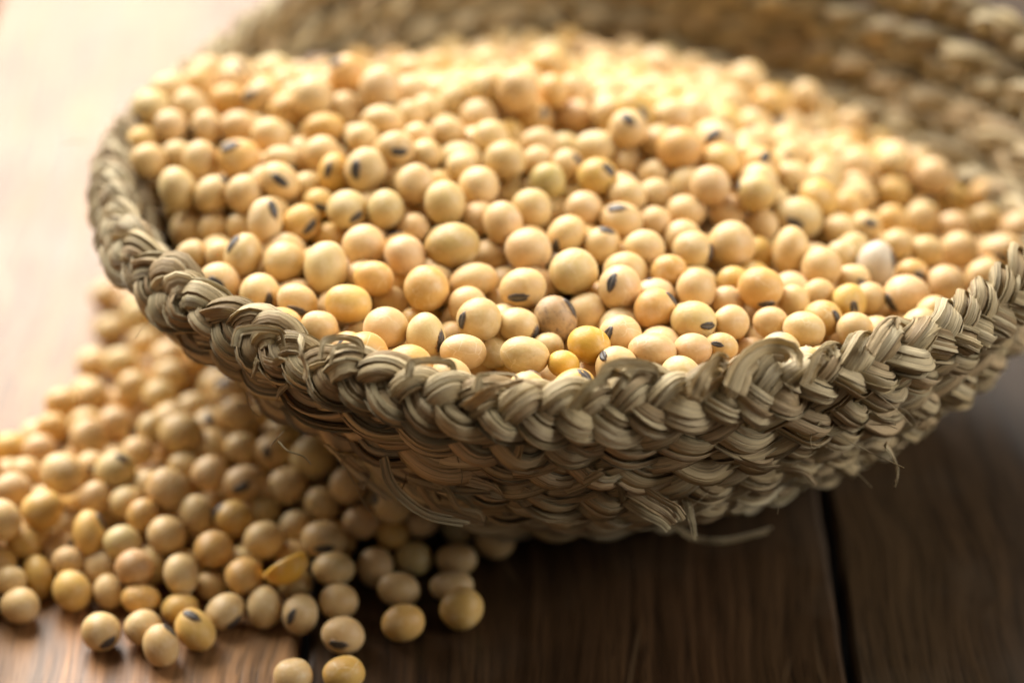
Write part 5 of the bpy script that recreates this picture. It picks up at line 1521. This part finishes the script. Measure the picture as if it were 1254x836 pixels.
0 -1 -3237 46406 3691 373 g
0 -1 3203 48124 3150 351 y
0 -1 2456 39355 4153 318 n
0 -1 -4697 44965 4510 356 n
0 -1 -670 46786 3645 328 y
0 -1 -1306 49419 2888 329 n
0 -1 1186 49040 3023 347 y
0 -1 -4304 47685 3629 332 n
0 -1 -3365 39471 3714 377 n
0 -1 -1798 41893 4491 345 o
0 -1 2273 42159 4304 382 n
0 -1 306 45116 4454 309 y
0 -1 -5311 46101 4318 337 p
0 -1 3642 38175 3969 347 n
0 -1 -638 44530 4543 342 g
0 -1 -3646 46012 4089 361 n
0 -1 -902 47205 3290 338 n
0 -1 3330 41885 4229 343 n
0 -1 7579 41569 3264 348 n
0 -1 2045 46726 3593 339 n
0 -1 -188 41716 4539 328 n
0 -1 4214 48924 2790 352 y
0 -1 1641 47281 3389 372 n
0 -1 5870 40890 3773 378 y
0 -1 6791 46768 2269 318 n
0 -1 1574 50541 2661 334 n
0 -1 1160 40145 4257 373 y
0 -1 6414 42096 3391 361 n
0 -1 1589 37418 4153 336 n
0 -1 5266 46202 2946 320 n
0 -1 -923 41449 4213 378 n
0 -1 2507 47146 3844 364 n
0 -1 -2382 41847 4150 378 p
0 -1 -1965 39917 3917 346 n
0 -1 -3469 41404 4230 344 o
0 -1 1722 44645 4007 349 n
0 -1 1529 42135 4310 378 n
0 -1 4829 49092 2422 355 g
0 -1 918 37443 4059 339 n
0 -1 8069 44406 2573 366 n
0 -1 -3847 46944 3803 384 n
0 -1 7283 45784 2458 330 p
0 -1 -1166 44551 4873 336 n
0 -1 3081 39414 3971 356 o
0 -1 -2116 45982 4034 331 o
0 -1 2422 44749 4151 324 n
0 -1 -5821 44350 4517 343 y
0 -1 -1770 44229 4458 356 n
0 -1 4923 41388 3846 369 n
0 -1 4911 45817 3465 334 n
0 -1 4928 43204 3731 345 n
0 -1 3824 48130 2891 313 n
0 -1 2910 44131 4059 357 n
0 -1 4746 42052 3974 361 g
0 -1 6006 39775 3757 300 g
0 -1 3450 47607 2849 345 p
0 -1 -3867 48056 3314 332 n
0 -1 1758 43826 4758 392 n
0 -1 2731 45883 3986 351 n
0 -1 4656 47309 2804 367 g
0 -1 4840 44633 3818 336 p
0 -1 2677 39958 3960 322 g
0 -1 -1738 38113 3894 393 p
0 -1 5987 42772 3493 368 p
0 -1 -1034 43943 4704 309 n
0 -1 5668 47123 2477 349 n
0 -1 5282 45002 3475 344 n
0 -1 7018 42474 3153 342 n
0 -1 226 39861 4338 372 y
0 -1 3710 49398 2761 341 n
0 -1 1884 39547 3863 349 n
0 -1 -5717 43362 4550 341 y
0 -1 -2235 39336 3948 349 y
0 -1 5031 39753 3738 369 n
0 -1 2088 37866 4029 357 n
0 -1 6639 42987 3289 297 n
0 -1 -1740 46622 3892 379 n
0 -1 3137 37664 4062 322 n
0 -1 -3291 45486 4307 354 n
0 -1 -5239 45363 4309 362 g
0 -1 -1720 42579 4420 370 n
0 -1 -2347 49338 2938 361 n
0 -1 4613 46381 3182 353 o
0 -1 6053 41535 3550 323 o
0 -1 970 41568 4116 410 p
0 -1 7650 44942 2707 350 n
0 -1 1590 48254 2954 387 n
0 -1 5261 44316 3449 348 n
0 -1 6603 45683 2692 388 n
0 -1 1449 45951 4324 321 y
0 -1 -1186 45051 4452 364 p
0 -1 -256 40345 4220 333 n
0 -1 -4122 41518 4087 354 n
0 -1 -2266 41129 4120 336 y
0 -1 1255 44578 4471 352 n
0 -1 3363 47308 3389 347 n
0 -1 -2027 48036 3331 362 n
0 -1 3358 43030 4272 322 n
0 -1 -3206 48090 3362 334 n
0 -1 3511 46013 3533 367 n
0 -1 2512 49012 2833 308 n
0 -1 2076 45917 4276 329 p
0 -1 2642 46476 3815 355 g
0 -1 3096 41222 4134 402 n
0 -1 574 45820 3975 397 n
0 -1 -371 39537 4184 340 y
0 -1 -4300 45398 4251 345 o
0 -1 -574 45778 3836 381 y
0 -1 -5067 43136 4439 339 n
0 -1 1498 42661 4718 323 n
0 -1 -1383 39297 3879 343 n
0 -1 -4216 46041 4372 333 n
0 -1 5715 46662 2946 322 n
0 -1 -2683 47504 3253 359 n
0 -1 1568 40721 4088 354 n
0 -1 966 45245 4293 383 n
0 -1 2708 45278 3957 354 g
0 -1 4171 44666 3675 377 n
0 -1 -1265 48309 3189 416 n
0 -1 2904 43456 4071 336 n
0 -1 -2852 40049 4005 344 o
0 -1 -5208 43818 4500 339 n
0 -1 1567 49558 2853 358 g
0 -1 4043 40169 4052 332 n
0 -1 2054 45352 4035 330 y
0 -1 576 48799 2953 371 n
0 -1 7216 44411 2951 387 o
0 -1 -667 43222 4460 379 n
0 -1 -1862 48794 3028 373 n
0 -1 2203 44106 4228 369 n
0 -1 1107 38768 4046 351 n
0 -1 4457 47932 3073 375 n
0 -1 170 39164 4313 334 n
0 -1 3043 38380 3818 344 y
0 -1 -4050 40837 4081 335 n
0 -1 106 49707 2635 355 y
0 -1 -2734 42368 4463 351 n
0 -1 5209 39005 3929 322 o
0 -1 2587 42899 4150 330 n
0 -1 5176 40775 3783 301 g
1 -1 -8116 41026 384 367 n
1 -1 -8377 41811 360 368 y
1 -1 -5055 41782 357 346 n
1 -1 -9879 38343 360 329 n
1 -1 -5900 39287 366 329 n
1 -1 -11113 39618 372 381 n
1 -1 -7625 39818 353 363 n
1 -1 -8781 40448 358 367 n
1 -1 -8143 40257 481 385 n
1 -1 -10841 40511 379 385 n
1 228 -3695 38871 345 334 n
1 -1 -7162 44668 371 380 n
1 -1 -10143 40507 343 336 n
1 -1 -8944 37880 375 376 g
1 -1 -3804 40809 358 333 o
1 -1 -6494 43825 378 372 y
1 228 -7717 39099 347 336 p
1 -1 -11246 38888 374 358 o
1 -1 -6532 39189 332 338 n
1 -1 -6891 46698 360 365 n
1 -1 -3665 41809 386 377 p
1 -1 -10552 38588 384 368 n
1 -1 -5168 40410 362 345 g
1 -1 -8833 41154 390 385 g
1 -1 -7478 41140 489 329 g
1 -1 -5612 42214 366 358 n
1 -1 -5752 40846 361 308 n
1 228 -6525 46042 395 387 n
1 -1 -7115 39417 344 343 n
1 -1 -11460 40818 358 316 p
1 -1 -8842 39080 358 336 p
1 228 -1329 40353 362 353 p
1 -1 -6048 45484 360 331 y
1 -1 -7524 40494 336 334 y
1 -1 -6604 43132 359 327 n
1 -1 -4435 41137 357 356 n
1 -1 -10216 41339 359 355 n
1 -1 -6007 42805 362 349 n
1 -1 -4418 40405 410 402 n
1 -1 -2640 40033 360 367 n
1 -1 -6977 40087 371 336 n
1 -1 -6478 44527 360 331 o
1 -1 -3020 39412 372 366 o
1 -1 -7261 43014 360 353 o
1 -1 -8281 39537 375 360 n
1 -1 -6298 41938 373 358 n
1 -1 -4383 41819 359 347 n
1 -1 -1926 39946 362 350 n
1 -1 -5124 41098 355 333 y
1 -1 -4732 39773 338 331 y
1 -1 -6967 41592 390 393 p
1 -1 -5039 39135 350 344 n
1 -1 -6353 39800 360 322 n
1 -1 -5840 40227 339 332 n
1 -1 -7101 42286 359 324 y
1 -1 -6414 40427 383 301 n
1 -1 -9213 38505 366 319 n
1 -1 -6925 40807 374 366 n
1 -1 -6155 38653 373 361 g
1 -1 -11484 41707 359 346 n
1 -1 -10930 41267 376 368 g
1 -1 -9762 39964 343 326 n
1 -1 -7671 41810 360 356 o
1 -1 -7775 42523 373 368 n
1 -1 -5847 44214 372 354 n
1 -1 -9031 42092 308 307 p
1 -1 -9446 40566 355 347 o
1 -1 -9508 41250 334 328 y
1 -1 -5844 43493 360 347 p
1 -1 -7203 43698 360 328 o
1 228 -6901 38627 363 357 p
1 -1 -11291 42351 360 344 n
1 -1 -10214 39236 362 345 n
1 -1 -6330 41195 368 375 n
1 -1 -4563 38628 356 361 g
1 -1 -10102 41981 311 316 n
1 -1 -2604 40767 378 361 n
1 -1 -7832 44004 360 340 n
1 -1 -9649 37695 360 346 n
1 -1 -9461 39488 645 334 n
1 -1 -9546 41857 596 349 n
1 -1 -8948 39781 361 349 n
1 -1 -7347 47208 360 333 p
1 -1 -5696 41507 377 368 n
1 -1 -5495 38621 363 351 n
1 -1 -9857 40921 712 317 p
1 -1 -8560 42501 360 341 p
1 -1 -10449 39895 363 364 n
1 -1 -9602 38986 323 312 g
1 -1 -5402 39740 373 378 p
1 -1 -10367 37709 363 354 n
1 -1 -10740 41961 366 351 o
1 -1 -4237 39320 368 362 n
1 -1 -5315 43012 381 351 n
1 -1 -7589 42180 863 324 n
1 -1 -10826 38946 903 333 p
1 -1 -11170 41950 893 361 n
1 -1 -10360 42546 428 337 n
1 -1 -11488 40184 360 315 n
1 228 -7044 45885 883 347 g
1 -1 -10417 40305 937 380 o
1 -1 -4669 41549 819 323 n
1 -1 -4970 43636 358 357 p
1 -1 -7309 40752 926 327 n
1 -1 -10551 41591 878 341 n
1 -1 -7850 45079 329 323 n
1 -1 -9219 40790 877 347 o
1 -1 -9715 42505 353 337 n
1 -1 -10006 37975 879 366 n
1 -1 -4960 42436 383 324 y
1 -1 -5357 41967 941 361 p
1 -1 -9305 40117 823 334 y
1 -1 -4586 43006 366 353 n
1 228 -5724 42584 923 337 n
1 -1 -3367 41022 837 373 g
1 -1 -6023 44896 692 353 y
1 -1 -8123 43164 382 366 n
1 -1 -3244 40409 415 409 n
1 -1 -10056 39671 865 348 n
1 -1 -2295 39840 874 325 n
1 -1 -10003 38789 777 325 n
1 -1 -9245 38883 884 370 g
1 -1 -10697 39587 880 330 g
1 228 -6313 44293 918 377 n
1 -1 -9872 40756 1323 353 y
1 -1 -9656 39932 1401 392 g
1 -1 -9183 37163 743 353 p
1 -1 -9249 41008 1442 328 n
1 -1 -6270 40170 900 338 n
1 -1 -4559 42241 894 358 n
1 -1 -11316 41109 952 372 y
1 -1 -9130 39397 1343 344 g
1 -1 -9735 39197 1231 373 n
1 228 -8600 38931 1151 366 n
1 -1 -9590 38392 1168 361 p
1 -1 -10505 40952 827 347 n
1 -1 -11826 41530 899 350 n
1 228 -3409 40508 1329 391 n
1 -1 -5365 43512 867 333 n
1 -1 -9334 37806 940 335 p
1 228 -4019 41677 1001 380 n
1 -1 -11336 40439 878 340 n
1 -1 -11059 39985 1244 369 n
1 -1 -10835 38044 752 337 n
1 -1 -9942 41456 1054 353 y
1 228 -8103 42793 905 315 o
1 -1 -10896 40698 1270 362 n
1 -1 -9899 37130 750 342 g
1 -1 -6056 42049 1020 374 n
1 -1 -9054 38592 1498 326 o
1 228 -4843 41826 1340 317 n
1 228 -2015 39320 1211 350 n
1 228 -2785 39768 1271 320 n
1 228 -5695 44034 1054 312 o
1 228 -5268 41275 960 366 n
1 228 -5073 42894 1059 361 n
1 -1 -10451 38439 1187 376 n
1 -1 -10426 37453 1050 345 y
1 -1 -10398 39763 1453 362 n
1 -1 -8876 36900 1337 371 n"""
LABELS = ['cream soybean one below and one left of the bump-topped bean',
 'half hidden cream soybean just below the bump-topped bean',
 'half hidden cream soybean one above and one left of the broad-eyed bean by the rim',
 'half hidden cream soybean just left of the pinkish grey upright bean',
 'pinkish grey upright soybean with an oval grey eye near its top',
 'cream soybean with dark eye one below and one left of the pinkish grey upright bean',
 'cream soybean with a broad black eye tucked beside the dark end of rim',
 'cream soybean just left of the tall egg-shaped bean',
 'yellowish soybean with dark eye just right of the pinkish grey upright bean',
 'cream soybean with dark eye just right of the broad-eyed bean by the rim',
 'cream soybean with dark eye one below and one left of the tall egg-shaped bean',
 'tall egg-shaped greenish cream soybean without an eye',
 'cream soybean two beans below the tall egg-shaped bean',
 'yellowish soybean with dark eye one below and one right of the amber slant-eyed bean',
 'greenish cream soybean with dark eye just below the upright-eyed bean under the crest',
 'greenish cream soybean one below and one right of the upright-eyed bean under the crest',
 'half hidden yellowish soybean just above the tall egg-shaped bean',
 'cream soybean one above and one right of the tall egg-shaped bean',
 'pinkish cream soybean one above and one left of the pinpricked amber bean',
 'half hidden cream soybean one above and one left of the large olive tan bean',
 'cream soybean just above the large olive tan bean',
 'largest oval soybean of the heap with olive tan skin',
 'cream soybean one above and one right of the large olive tan bean',
 'amber soybean just right of the tall egg-shaped bean',
 'round amber soybean with a few tiny dark pinpricks',
 'cream soybean just above the bean with the slanted edge eye',
 'yellowish soybean one below and one right of the tall egg-shaped bean',
 'cream soybean just left of the side-eyed bean at the rim',
 'half hidden cream soybean just right of the large olive tan bean',
 'half hidden cream soybean just left of the pinpricked amber bean',
 'pale green cream soybean with a dark eye along one side, at rim',
 'cream soybean one below and one right of the pinpricked amber bean',
 'cream soybean with a slanted dark eye on its edge, overlapping its neighbour',
 'pinkish cream soybean just below the bean with the slanted edge eye',
 'pinkish cream soybean just above the wrinkled pale yellow bean',
 'cream soybean one below and two left of the yellowish shoulder-eyed bean',
 'wrinkled cream soybean with dark eye two below and one left of the yellowish shoulder-eyed bean',
 'cream soybean just left of the bean with the slim upright eye',
 'wrinkled pale yellow soybean with a narrow flat eye on its underside',
 'cream soybean with dark eye just above the bean with the slim upright eye',
 'cream soybean just below the yellowish shoulder-eyed bean',
 'cream soybean with dark eye one below and one right of the yellowish shoulder-eyed bean',
 'cream soybean one above and one right of the bean with the slim upright eye',
 'cream soybean one below and two right of the yellowish shoulder-eyed bean',
 'cream soybean just above the bean with the slim upright eye',
 'peach soybean with a slim upright black eye',
 'amber soybean two above and one left of the wrinkled bean with flat brown eye',
 'amber soybean with dark eye just left of the wrinkled bean with flat brown eye',
 'brown mottled soybean with dark specks behind the bright yellow bean',
 'half hidden cream soybean just above the bright yellow bean',
 'cream soybean with dark eye just left of the mottled bean',
 'cream soybean one below and one left of the mottled bean',
 'saturated bright yellow soybean lying against the front rim',
 'wrinkled cream soybean with dark eye just right of the bright yellow bean',
 'pinkish cream soybean one below and one left of the wrinkled bean with flat brown eye',
 'bright yellow soybean one below and one left of the bright yellow bean',
 'half hidden cream soybean just below the bean with the slanted edge eye',
 'cream soybean just above the wrinkled bean with flat brown eye',
 'wrinkled cream soybean with a small flat brown eye, near the rim',
 'cream soybean just right of the wrinkled bean with flat brown eye',
 'half hidden cream soybean just left of the golden bean with eye underneath',
 'golden soybean with a dark eye underneath it',
 'cream soybean just right of the golden bean with eye underneath',
 'cream soybean just below the golden bean with eye underneath',
 'cream soybean one below and one right of the golden bean with eye underneath',
 'pinkish cream soybean just below the wrinkled bean with flat brown eye',
 'cream soybean with dark eye three beans below the biggest plain pale bean',
 'cream soybean one below and one right of the tall standing oval bean',
 'amber soybean with dark eye two below and one right of the tall standing oval bean',
 'yellowish soybean with dark eye one below and one left of the greyish white bean',
 'cream soybean one below and one left of the pinkish grey bean near rim',
 'cream soybean with dark eye just left of the biggest plain pale bean',
 'biggest plain pale soybean of the heap, round and without eye',
 'tall oval cream soybean standing on end',
 'cream soybean just right of the tall standing oval bean',
 'greenish cream soybean with dark eye just above the tall standing oval bean',
 'half hidden cream soybean one above and one right of the biggest plain pale bean',
 'cream soybean one above and one left of the biggest plain pale bean',
 'cream soybean just above the biggest plain pale bean',
 'amber soybean two above and one left of the greyish white bean',
 'cream soybean one above and one left of the greyish white bean',
 'upright soybean with greyish white skin',
 'pinkish grey soybean with a dark eye at its lower edge',
 'cream soybean just right of the pinkish grey bean near rim',
 'cream soybean just below the greyish white bean',
 'cream soybean with dark eye one below and one left of the greyish white bean',
 'cream soybean just below the flat-eyed bean above bright rim',
 'cream soybean just left of the flat-eyed bean above bright rim',
 'cream soybean with a black flat eye just above the bright rim end',
 'half hidden cream soybean one above and one right of the greyish white bean',
 'half hidden cream soybean one above and one right of the pinkish grey bean near rim',
 'cream soybean with dark eye just above the greyish white bean',
 'half hidden amber soybean just above the greyish white bean',
 'cream soybean one above and one right of the greyish white bean',
 'half hidden pinkish cream soybean one above and two right of the greyish white bean',
 'half hidden greenish cream soybean just above the flat-eyed bean above bright rim',
 'yellowish soybean two above and one left of the flat-eyed bean above bright rim',
 'amber soybean two beans above the flat-eyed bean above bright rim',
 'cream soybean two above and one left of the greyish white bean',
 'half hidden yellowish soybean two beans above the greyish white bean',
 'pinkish cream soybean two beans above the bump-topped bean',
 'yellowish soybean two above and one left of the bump-topped bean',
 'cream soybean one above and one left of the bump-topped bean',
 'cream soybean one above and one right of the bump-topped bean',
 'amber tan soybean with a thin dark eye line across its top',
 'cream soybean with dark eye two above and one right of the bump-topped bean',
 'cream soybean just above the amber bean with top eye line',
 'cream soybean one above and one right of the amber bean with top eye line',
 'amber soybean one above and one right of the amber bean with top eye line',
 'yellowish soybean two beans above the amber bean with top eye line',
 'cream soybean with dark eye just above the amber slant-eyed bean',
 'amber soybean with a slanting dark eye facing outward',
 'cream soybean just left of the upright-eyed bean under the crest',
 'cream soybean with dark eye just left of the bump-topped bean',
 'pale olive soybean with a pointed bump on top',
 'cream soybean with dark eye just right of the bump-topped bean',
 'cream soybean one above and one left of the pinkish grey upright bean',
 'yellowish soybean one above and one left of the upright-eyed bean under the crest',
 'cream soybean two beans above the upright-eyed bean under the crest',
 'cream soybean just above the perched black-eyed bean',
 'cream soybean two above and one right of the upright-eyed bean under the crest',
 'cream soybean just left of the perched black-eyed bean',
 'yellowish soybean with dark eye just left of the upright-eyed bean under the crest',
 'cream soybean with an upright black eye, under the perched bean',
 'small soybean perched on top of the heap with a bold black eye',
 'cream soybean one below and one right of the perched black-eyed bean',
 'cream soybean just right of the perched black-eyed bean',
 'cream soybean two above and one right of the large olive tan bean',
 'cream soybean one below and two right of the perched black-eyed bean',
 'half hidden cream soybean one above and one right of the perched black-eyed bean',
 'cream soybean three beans right of the perched black-eyed bean',
 'cream soybean one above and two right of the perched black-eyed bean',
 'half hidden cream soybean two above and two right of the upright-eyed bean under the crest',
 'cream soybean one above and two left of the yellowish shoulder-eyed bean',
 'olive tan soybean just left of the yellowish shoulder-eyed bean',
 'soft-focus yellowish soybean with a grey eye on its shoulder',
 'cream soybean with dark eye just left of the yellowish shoulder-eyed bean',
 'cream soybean just above the yellowish shoulder-eyed bean',
 'cream soybean one above and one left of the yellowish shoulder-eyed bean',
 'cream soybean three above and two right of the large olive tan bean',
 'cream soybean just right of the yellowish shoulder-eyed bean',
 'cream soybean two beans right of the yellowish shoulder-eyed bean',
 'cream soybean two above and two left of the biggest plain pale bean',
 'half hidden cream soybean one above and one right of the yellowish shoulder-eyed bean',
 'amber soybean with dark eye two above and two left of the yellowish shoulder-eyed bean',
 'half hidden cream soybean two above and one left of the yellowish shoulder-eyed bean',
 'cream soybean one behind and two left of the single clear-standing bean',
 'yellowish soybean two beans before the plump yellowish bean',
 'yellowish soybean one behind and one left of the single clear-standing bean',
 'single soybean standing clear of the pile with dark lower side',
 'cream soybean with dark eye just left of the creased yellow bean',
 'creased yellow soybean with a dark eye on top',
 'pinkish cream soybean just right of the single clear-standing bean',
 'yellowish soybean just behind the creased yellow bean',
 'yellowish soybean just before the pinkish brown bean',
 'pinkish cream soybean with dark eye one behind and one right of the creased yellow bean',
 'cream soybean one behind and two right of the creased yellow bean',
 'pinkish cream soybean with dark eye two behind and one left of the nearest yellow bean',
 'cream soybean just behind the flat-eyed bean at pile edge',
 'soybean with a dark flat eye low on its front, at pile edge',
 'cream soybean just left of the nearest yellow bean',
 'yellow soybean cut off by the photo edge, nearest on the table',
 'amber soybean two behind and one right of the creased yellow bean',
 'amber soybean two before and one left of the smudge-eyed bean',
 'cream soybean two beans left of the large shaded pinkish bean',
 'cream soybean just left of the large shaded pinkish bean',
 'large shaded pinkish soybean with a dark hollow below',
 'cream soybean just before the large shaded pinkish bean',
 'cream soybean one before and one left of the large shaded pinkish bean',
 'cream soybean just behind the creased yellow bean',
 'cream soybean just right of the pinkish brown bean',
 'pinkish brown round soybean on the table pile',
 'cream soybean one before and one left of the pinkish brown bean',
 'cream soybean one behind and one right of the pinkish brown bean',
 'greenish cream soybean just behind the pinkish brown bean',
 'upright yellow soybean with a grey eye on its side, in window light',
 'cream soybean one before and one left of the upright grey-eyed bean',
 'plump yellowish soybean on top of the table pile',
 'yellowish soybean one before and one left of the plump yellowish bean',
 'cream soybean two before and one left of the plump yellowish bean',
 'amber soybean two beans behind the pinkish brown bean',
 'cream soybean one behind and one right of the upright grey-eyed bean',
 'cream soybean with dark eye one before and one left of the smudge-eyed bean',
 'amber soybean with dark eye just before the smudge-eyed bean',
 'cream soybean two beans before the bean topping the spill',
 'pinkish cream soybean just behind the upright grey-eyed bean',
 'cream soybean one behind and one right of the plump yellowish bean',
 'greenish cream soybean with dark eye two behind and one right of the upright grey-eyed bean',
 'cream soybean just left of the smudge-eyed bean',
 'shaded soybean with a dark smudged eye under the basket wall',
 'cream soybean just right of the smudge-eyed bean',
 'cream soybean just behind the smudge-eyed bean',
 'cream soybean with dark eye one behind and one right of the smudge-eyed bean',
 'rounded soybean on the top of the spilled pile beside basket',
 'cream soybean just behind the large shaded pinkish bean',
 'pinkish cream soybean one behind and one right of the large shaded pinkish bean',
 'greenish cream soybean one before and one right of the smudge-eyed bean',
 'yellowish soybean two beans right of the large shaded pinkish bean',
 'pinkish cream soybean one before and one right of the large shaded pinkish bean',
 'greenish cream soybean two behind and one left of the round bean at dark end',
 'pinkish cream soybean one behind and two left of the lone bean at shaded tip',
 'cream soybean just left of the lone bean at shaded tip',
 'lone round soybean at the shaded tip of the pile under basket',
 'cream soybean one before and one left of the lone bean at shaded tip',
 'pinkish cream soybean one behind and two left of the round bean at dark end',
 'pinkish cream soybean just behind the round bean at dark end',
 'round shaded soybean in front of a flatter one, at the dark end',
 'amber soybean two beans left of the round bean at dark end',
 'cream soybean one behind and two left of the bean topping the spill',
 'cream soybean two behind and one left of the bean topping the spill',
 'cream soybean two beans before the farthest blurred bean',
 'cream soybean one behind and one left of the bean topping the spill',
 'pinkish cream soybean two beans left of the bean topping the spill',
 'cream soybean two behind and one right of the plump yellowish bean',
 'cream soybean just left of the bean topping the spill',
 'pinkish cream soybean two beans behind the plump yellowish bean',
 'cream soybean one before and one left of the bean topping the spill',
 'yellowish soybean two behind and one left of the plump yellowish bean',
 'amber soybean three beans behind the plump yellowish bean',
 'cream soybean two behind and two left of the bean topping the spill',
 'cream soybean two beans behind the bean topping the spill',
 'tiny blurred soybean farthest from the pile on bright table',
 'cream soybean just before the farthest blurred bean',
 'cream soybean two before and one right of the farthest blurred bean',
 'pinkish cream soybean one behind and one left of the plump yellowish bean',
 'cream soybean just behind the plump yellowish bean',
 'plain soft-focus cream soybean on the blurred far half of the heap',
 'partly covered cream soybean filling a gap between sharper beans of the heap',
 'plain soybean filling a gap low in the spilled pile on the table']
GROUP = {0: 'soybeans heaped in the basket', 1: 'soybeans spilled on the table'}
def rq():
    q = rng.normal(size=4); q /= np.linalg.norm(q); return Quaternion(q.tolist())
mass = {0: [], 1: []}
def add_bean(where, label, loc, scale, q, hq, t, single):
    col = tint(t)
    if not single:
        mass[where].append((loc, scale, q, hq, col)); return
    me = mottled_mesh if t == 'm' else random.choice(wrinkled) if t == 'w' or random.random() < .12 else random.choice(bean_meshes)
    o = obj('soybean', me); o.rotation_mode = 'QUATERNION'; o.location = loc; o.scale = scale; o.rotation_quaternion = q
    o.color = (*col, 1)
    tag(o, label, 'soybean', GROUP[where])
    h = obj('hilum', random.choice(hil), None, o); h.rotation_mode = 'QUATERNION'; h.rotation_quaternion = hq
for n_, line in enumerate(TRACED.strip().split('\n')):
    p = line.split(); v = [int(x) for x in p[:-1]]
    add_bean(v[0], LABELS[v[1]], [x/1e5 for x in v[2:5]], [x/1e5 for x in v[5:8]], Quaternion([x/1e3 for x in v[8:12]]), Quaternion([x/1e3 for x in v[12:16]]), p[-1], v[1] >= 0)
for line in FILL.strip().split('\n'):
    p = line.split(); v = [int(x) for x in p[:-1]]
    r = v[5]/1e5; e = rng.uniform(.94, 1.13)
    add_bean(v[0], LABELS[v[1]], [x/1e5 for x in v[2:5]], [r*e, r*rng.uniform(.95, 1.03), r/e**.5], rq(), rq(), p[-1], v[1] >= 0)
MASSLAB = {0: 'the remaining partly hidden and blurred cream soybeans deep in the basket heap', 1: 'the remaining half hidden soybeans low in the pile on the table'}
for w, lst in mass.items():
    Vs, Fs, Cs, Mi, off = [], [], [], [], 0
    base = [lumpy(V2, 40+k) for k in range(4)]
    hg = [hilum_geo(L, Wd, k) for k, (L, Wd) in enumerate(((.46, .19), (.50, .21), (.42, .17)))]
    for i, (loc, scl, q, hq, col) in enumerate(lst):
        R = np.array(q.to_matrix()); S_ = np.array(scl); P = np.array(loc)
        Vb = base[i % 4]; Vs.append((Vb*S_)@R.T+P); Fs.append(F2_+off); off += len(Vb); Cs.append(np.tile(col, (len(Vb), 1))); Mi.append(np.zeros(len(F2_), int))
        hv, hf, ha = hg[i % 3]; Rh = np.array(hq.to_matrix()); Vs.append(((hv@Rh.T)*S_)@R.T+P); Fs.append(hf+off); off += len(hv); Cs.append(ha); Mi.append(np.ones(len(hf), int))
    me = mesh_np('soybean_mass', np.concatenate(Vs), np.concatenate(Fs)); add_attr(me, 'tint', np.concatenate(Cs)); add_attr(me, 'scar', np.concatenate(Cs))
    me.materials.append(M_beanmass); me.materials.append(M_hilum); me.polygons.foreach_set('material_index', np.concatenate(Mi).astype(np.int32))
    tag(obj('soybean_heap' if w == 0 else 'soybean_spill', me), MASSLAB[w], 'soybeans', GROUP[w], 'stuff')

# split half bean lying in the pile
n, m = 24, 10; V = [(0, 0, .10)]; F = []
for r in range(1, m+1):
    for j in range(n):
        t = r/m; V.append((t*math.cos(2*math.pi*j/n), t*math.sin(2*math.pi*j/n), .10*(1-t**2)*-1+.06*t))
for r in range(1, m+1):
    for j in range(n):
        t = math.pi/2*r/m; V.append((math.cos(t)*math.cos(2*math.pi*j/n), math.cos(t)*math.sin(2*math.pi*j/n), .06-math.sin(t)*.95))
V[0] = (0, 0, -.10)
for j in range(n): F.append((0, 1+j, 1+(j+1) % n))
for r in range(2*m-1):
    for j in range(n): a, b = 1+r*n+j, 1+r*n+(j+1) % n; F.append((a, a+n, b+n)); F.append((a, b+n, b))
me = mesh_np('split_soybean', V, F); me.materials.append(M_bean)
o = obj('split_soybean', me); o.location = (-.0376, .3800, .0088); o.scale = (.0040, .0034, .0034)
ax = Vector((math.cos(math.radians(30)), math.sin(math.radians(30))*math.sin(PITCH), math.sin(math.radians(30))*math.cos(PITCH)))
up = Vector((0, math.sin(PITCH), math.cos(PITCH))); fw = Vector((0, math.cos(PITCH), -math.sin(PITCH)))
nz_ = (Vector((-.5, 0, 0))+up*.87+fw*.30).normalized(); ny_ = nz_.cross(ax).normalized(); nx_ = ny_.cross(nz_)
o.rotation_mode = 'QUATERNION'; o.rotation_quaternion = Matrix((nx_, ny_, nz_)).transposed().to_quaternion(); o.color = (*s2l((228, 180, 70)), 1)
tag(o, 'split yellow half of a soybean wedged among whole ones on the table', 'soybean half')
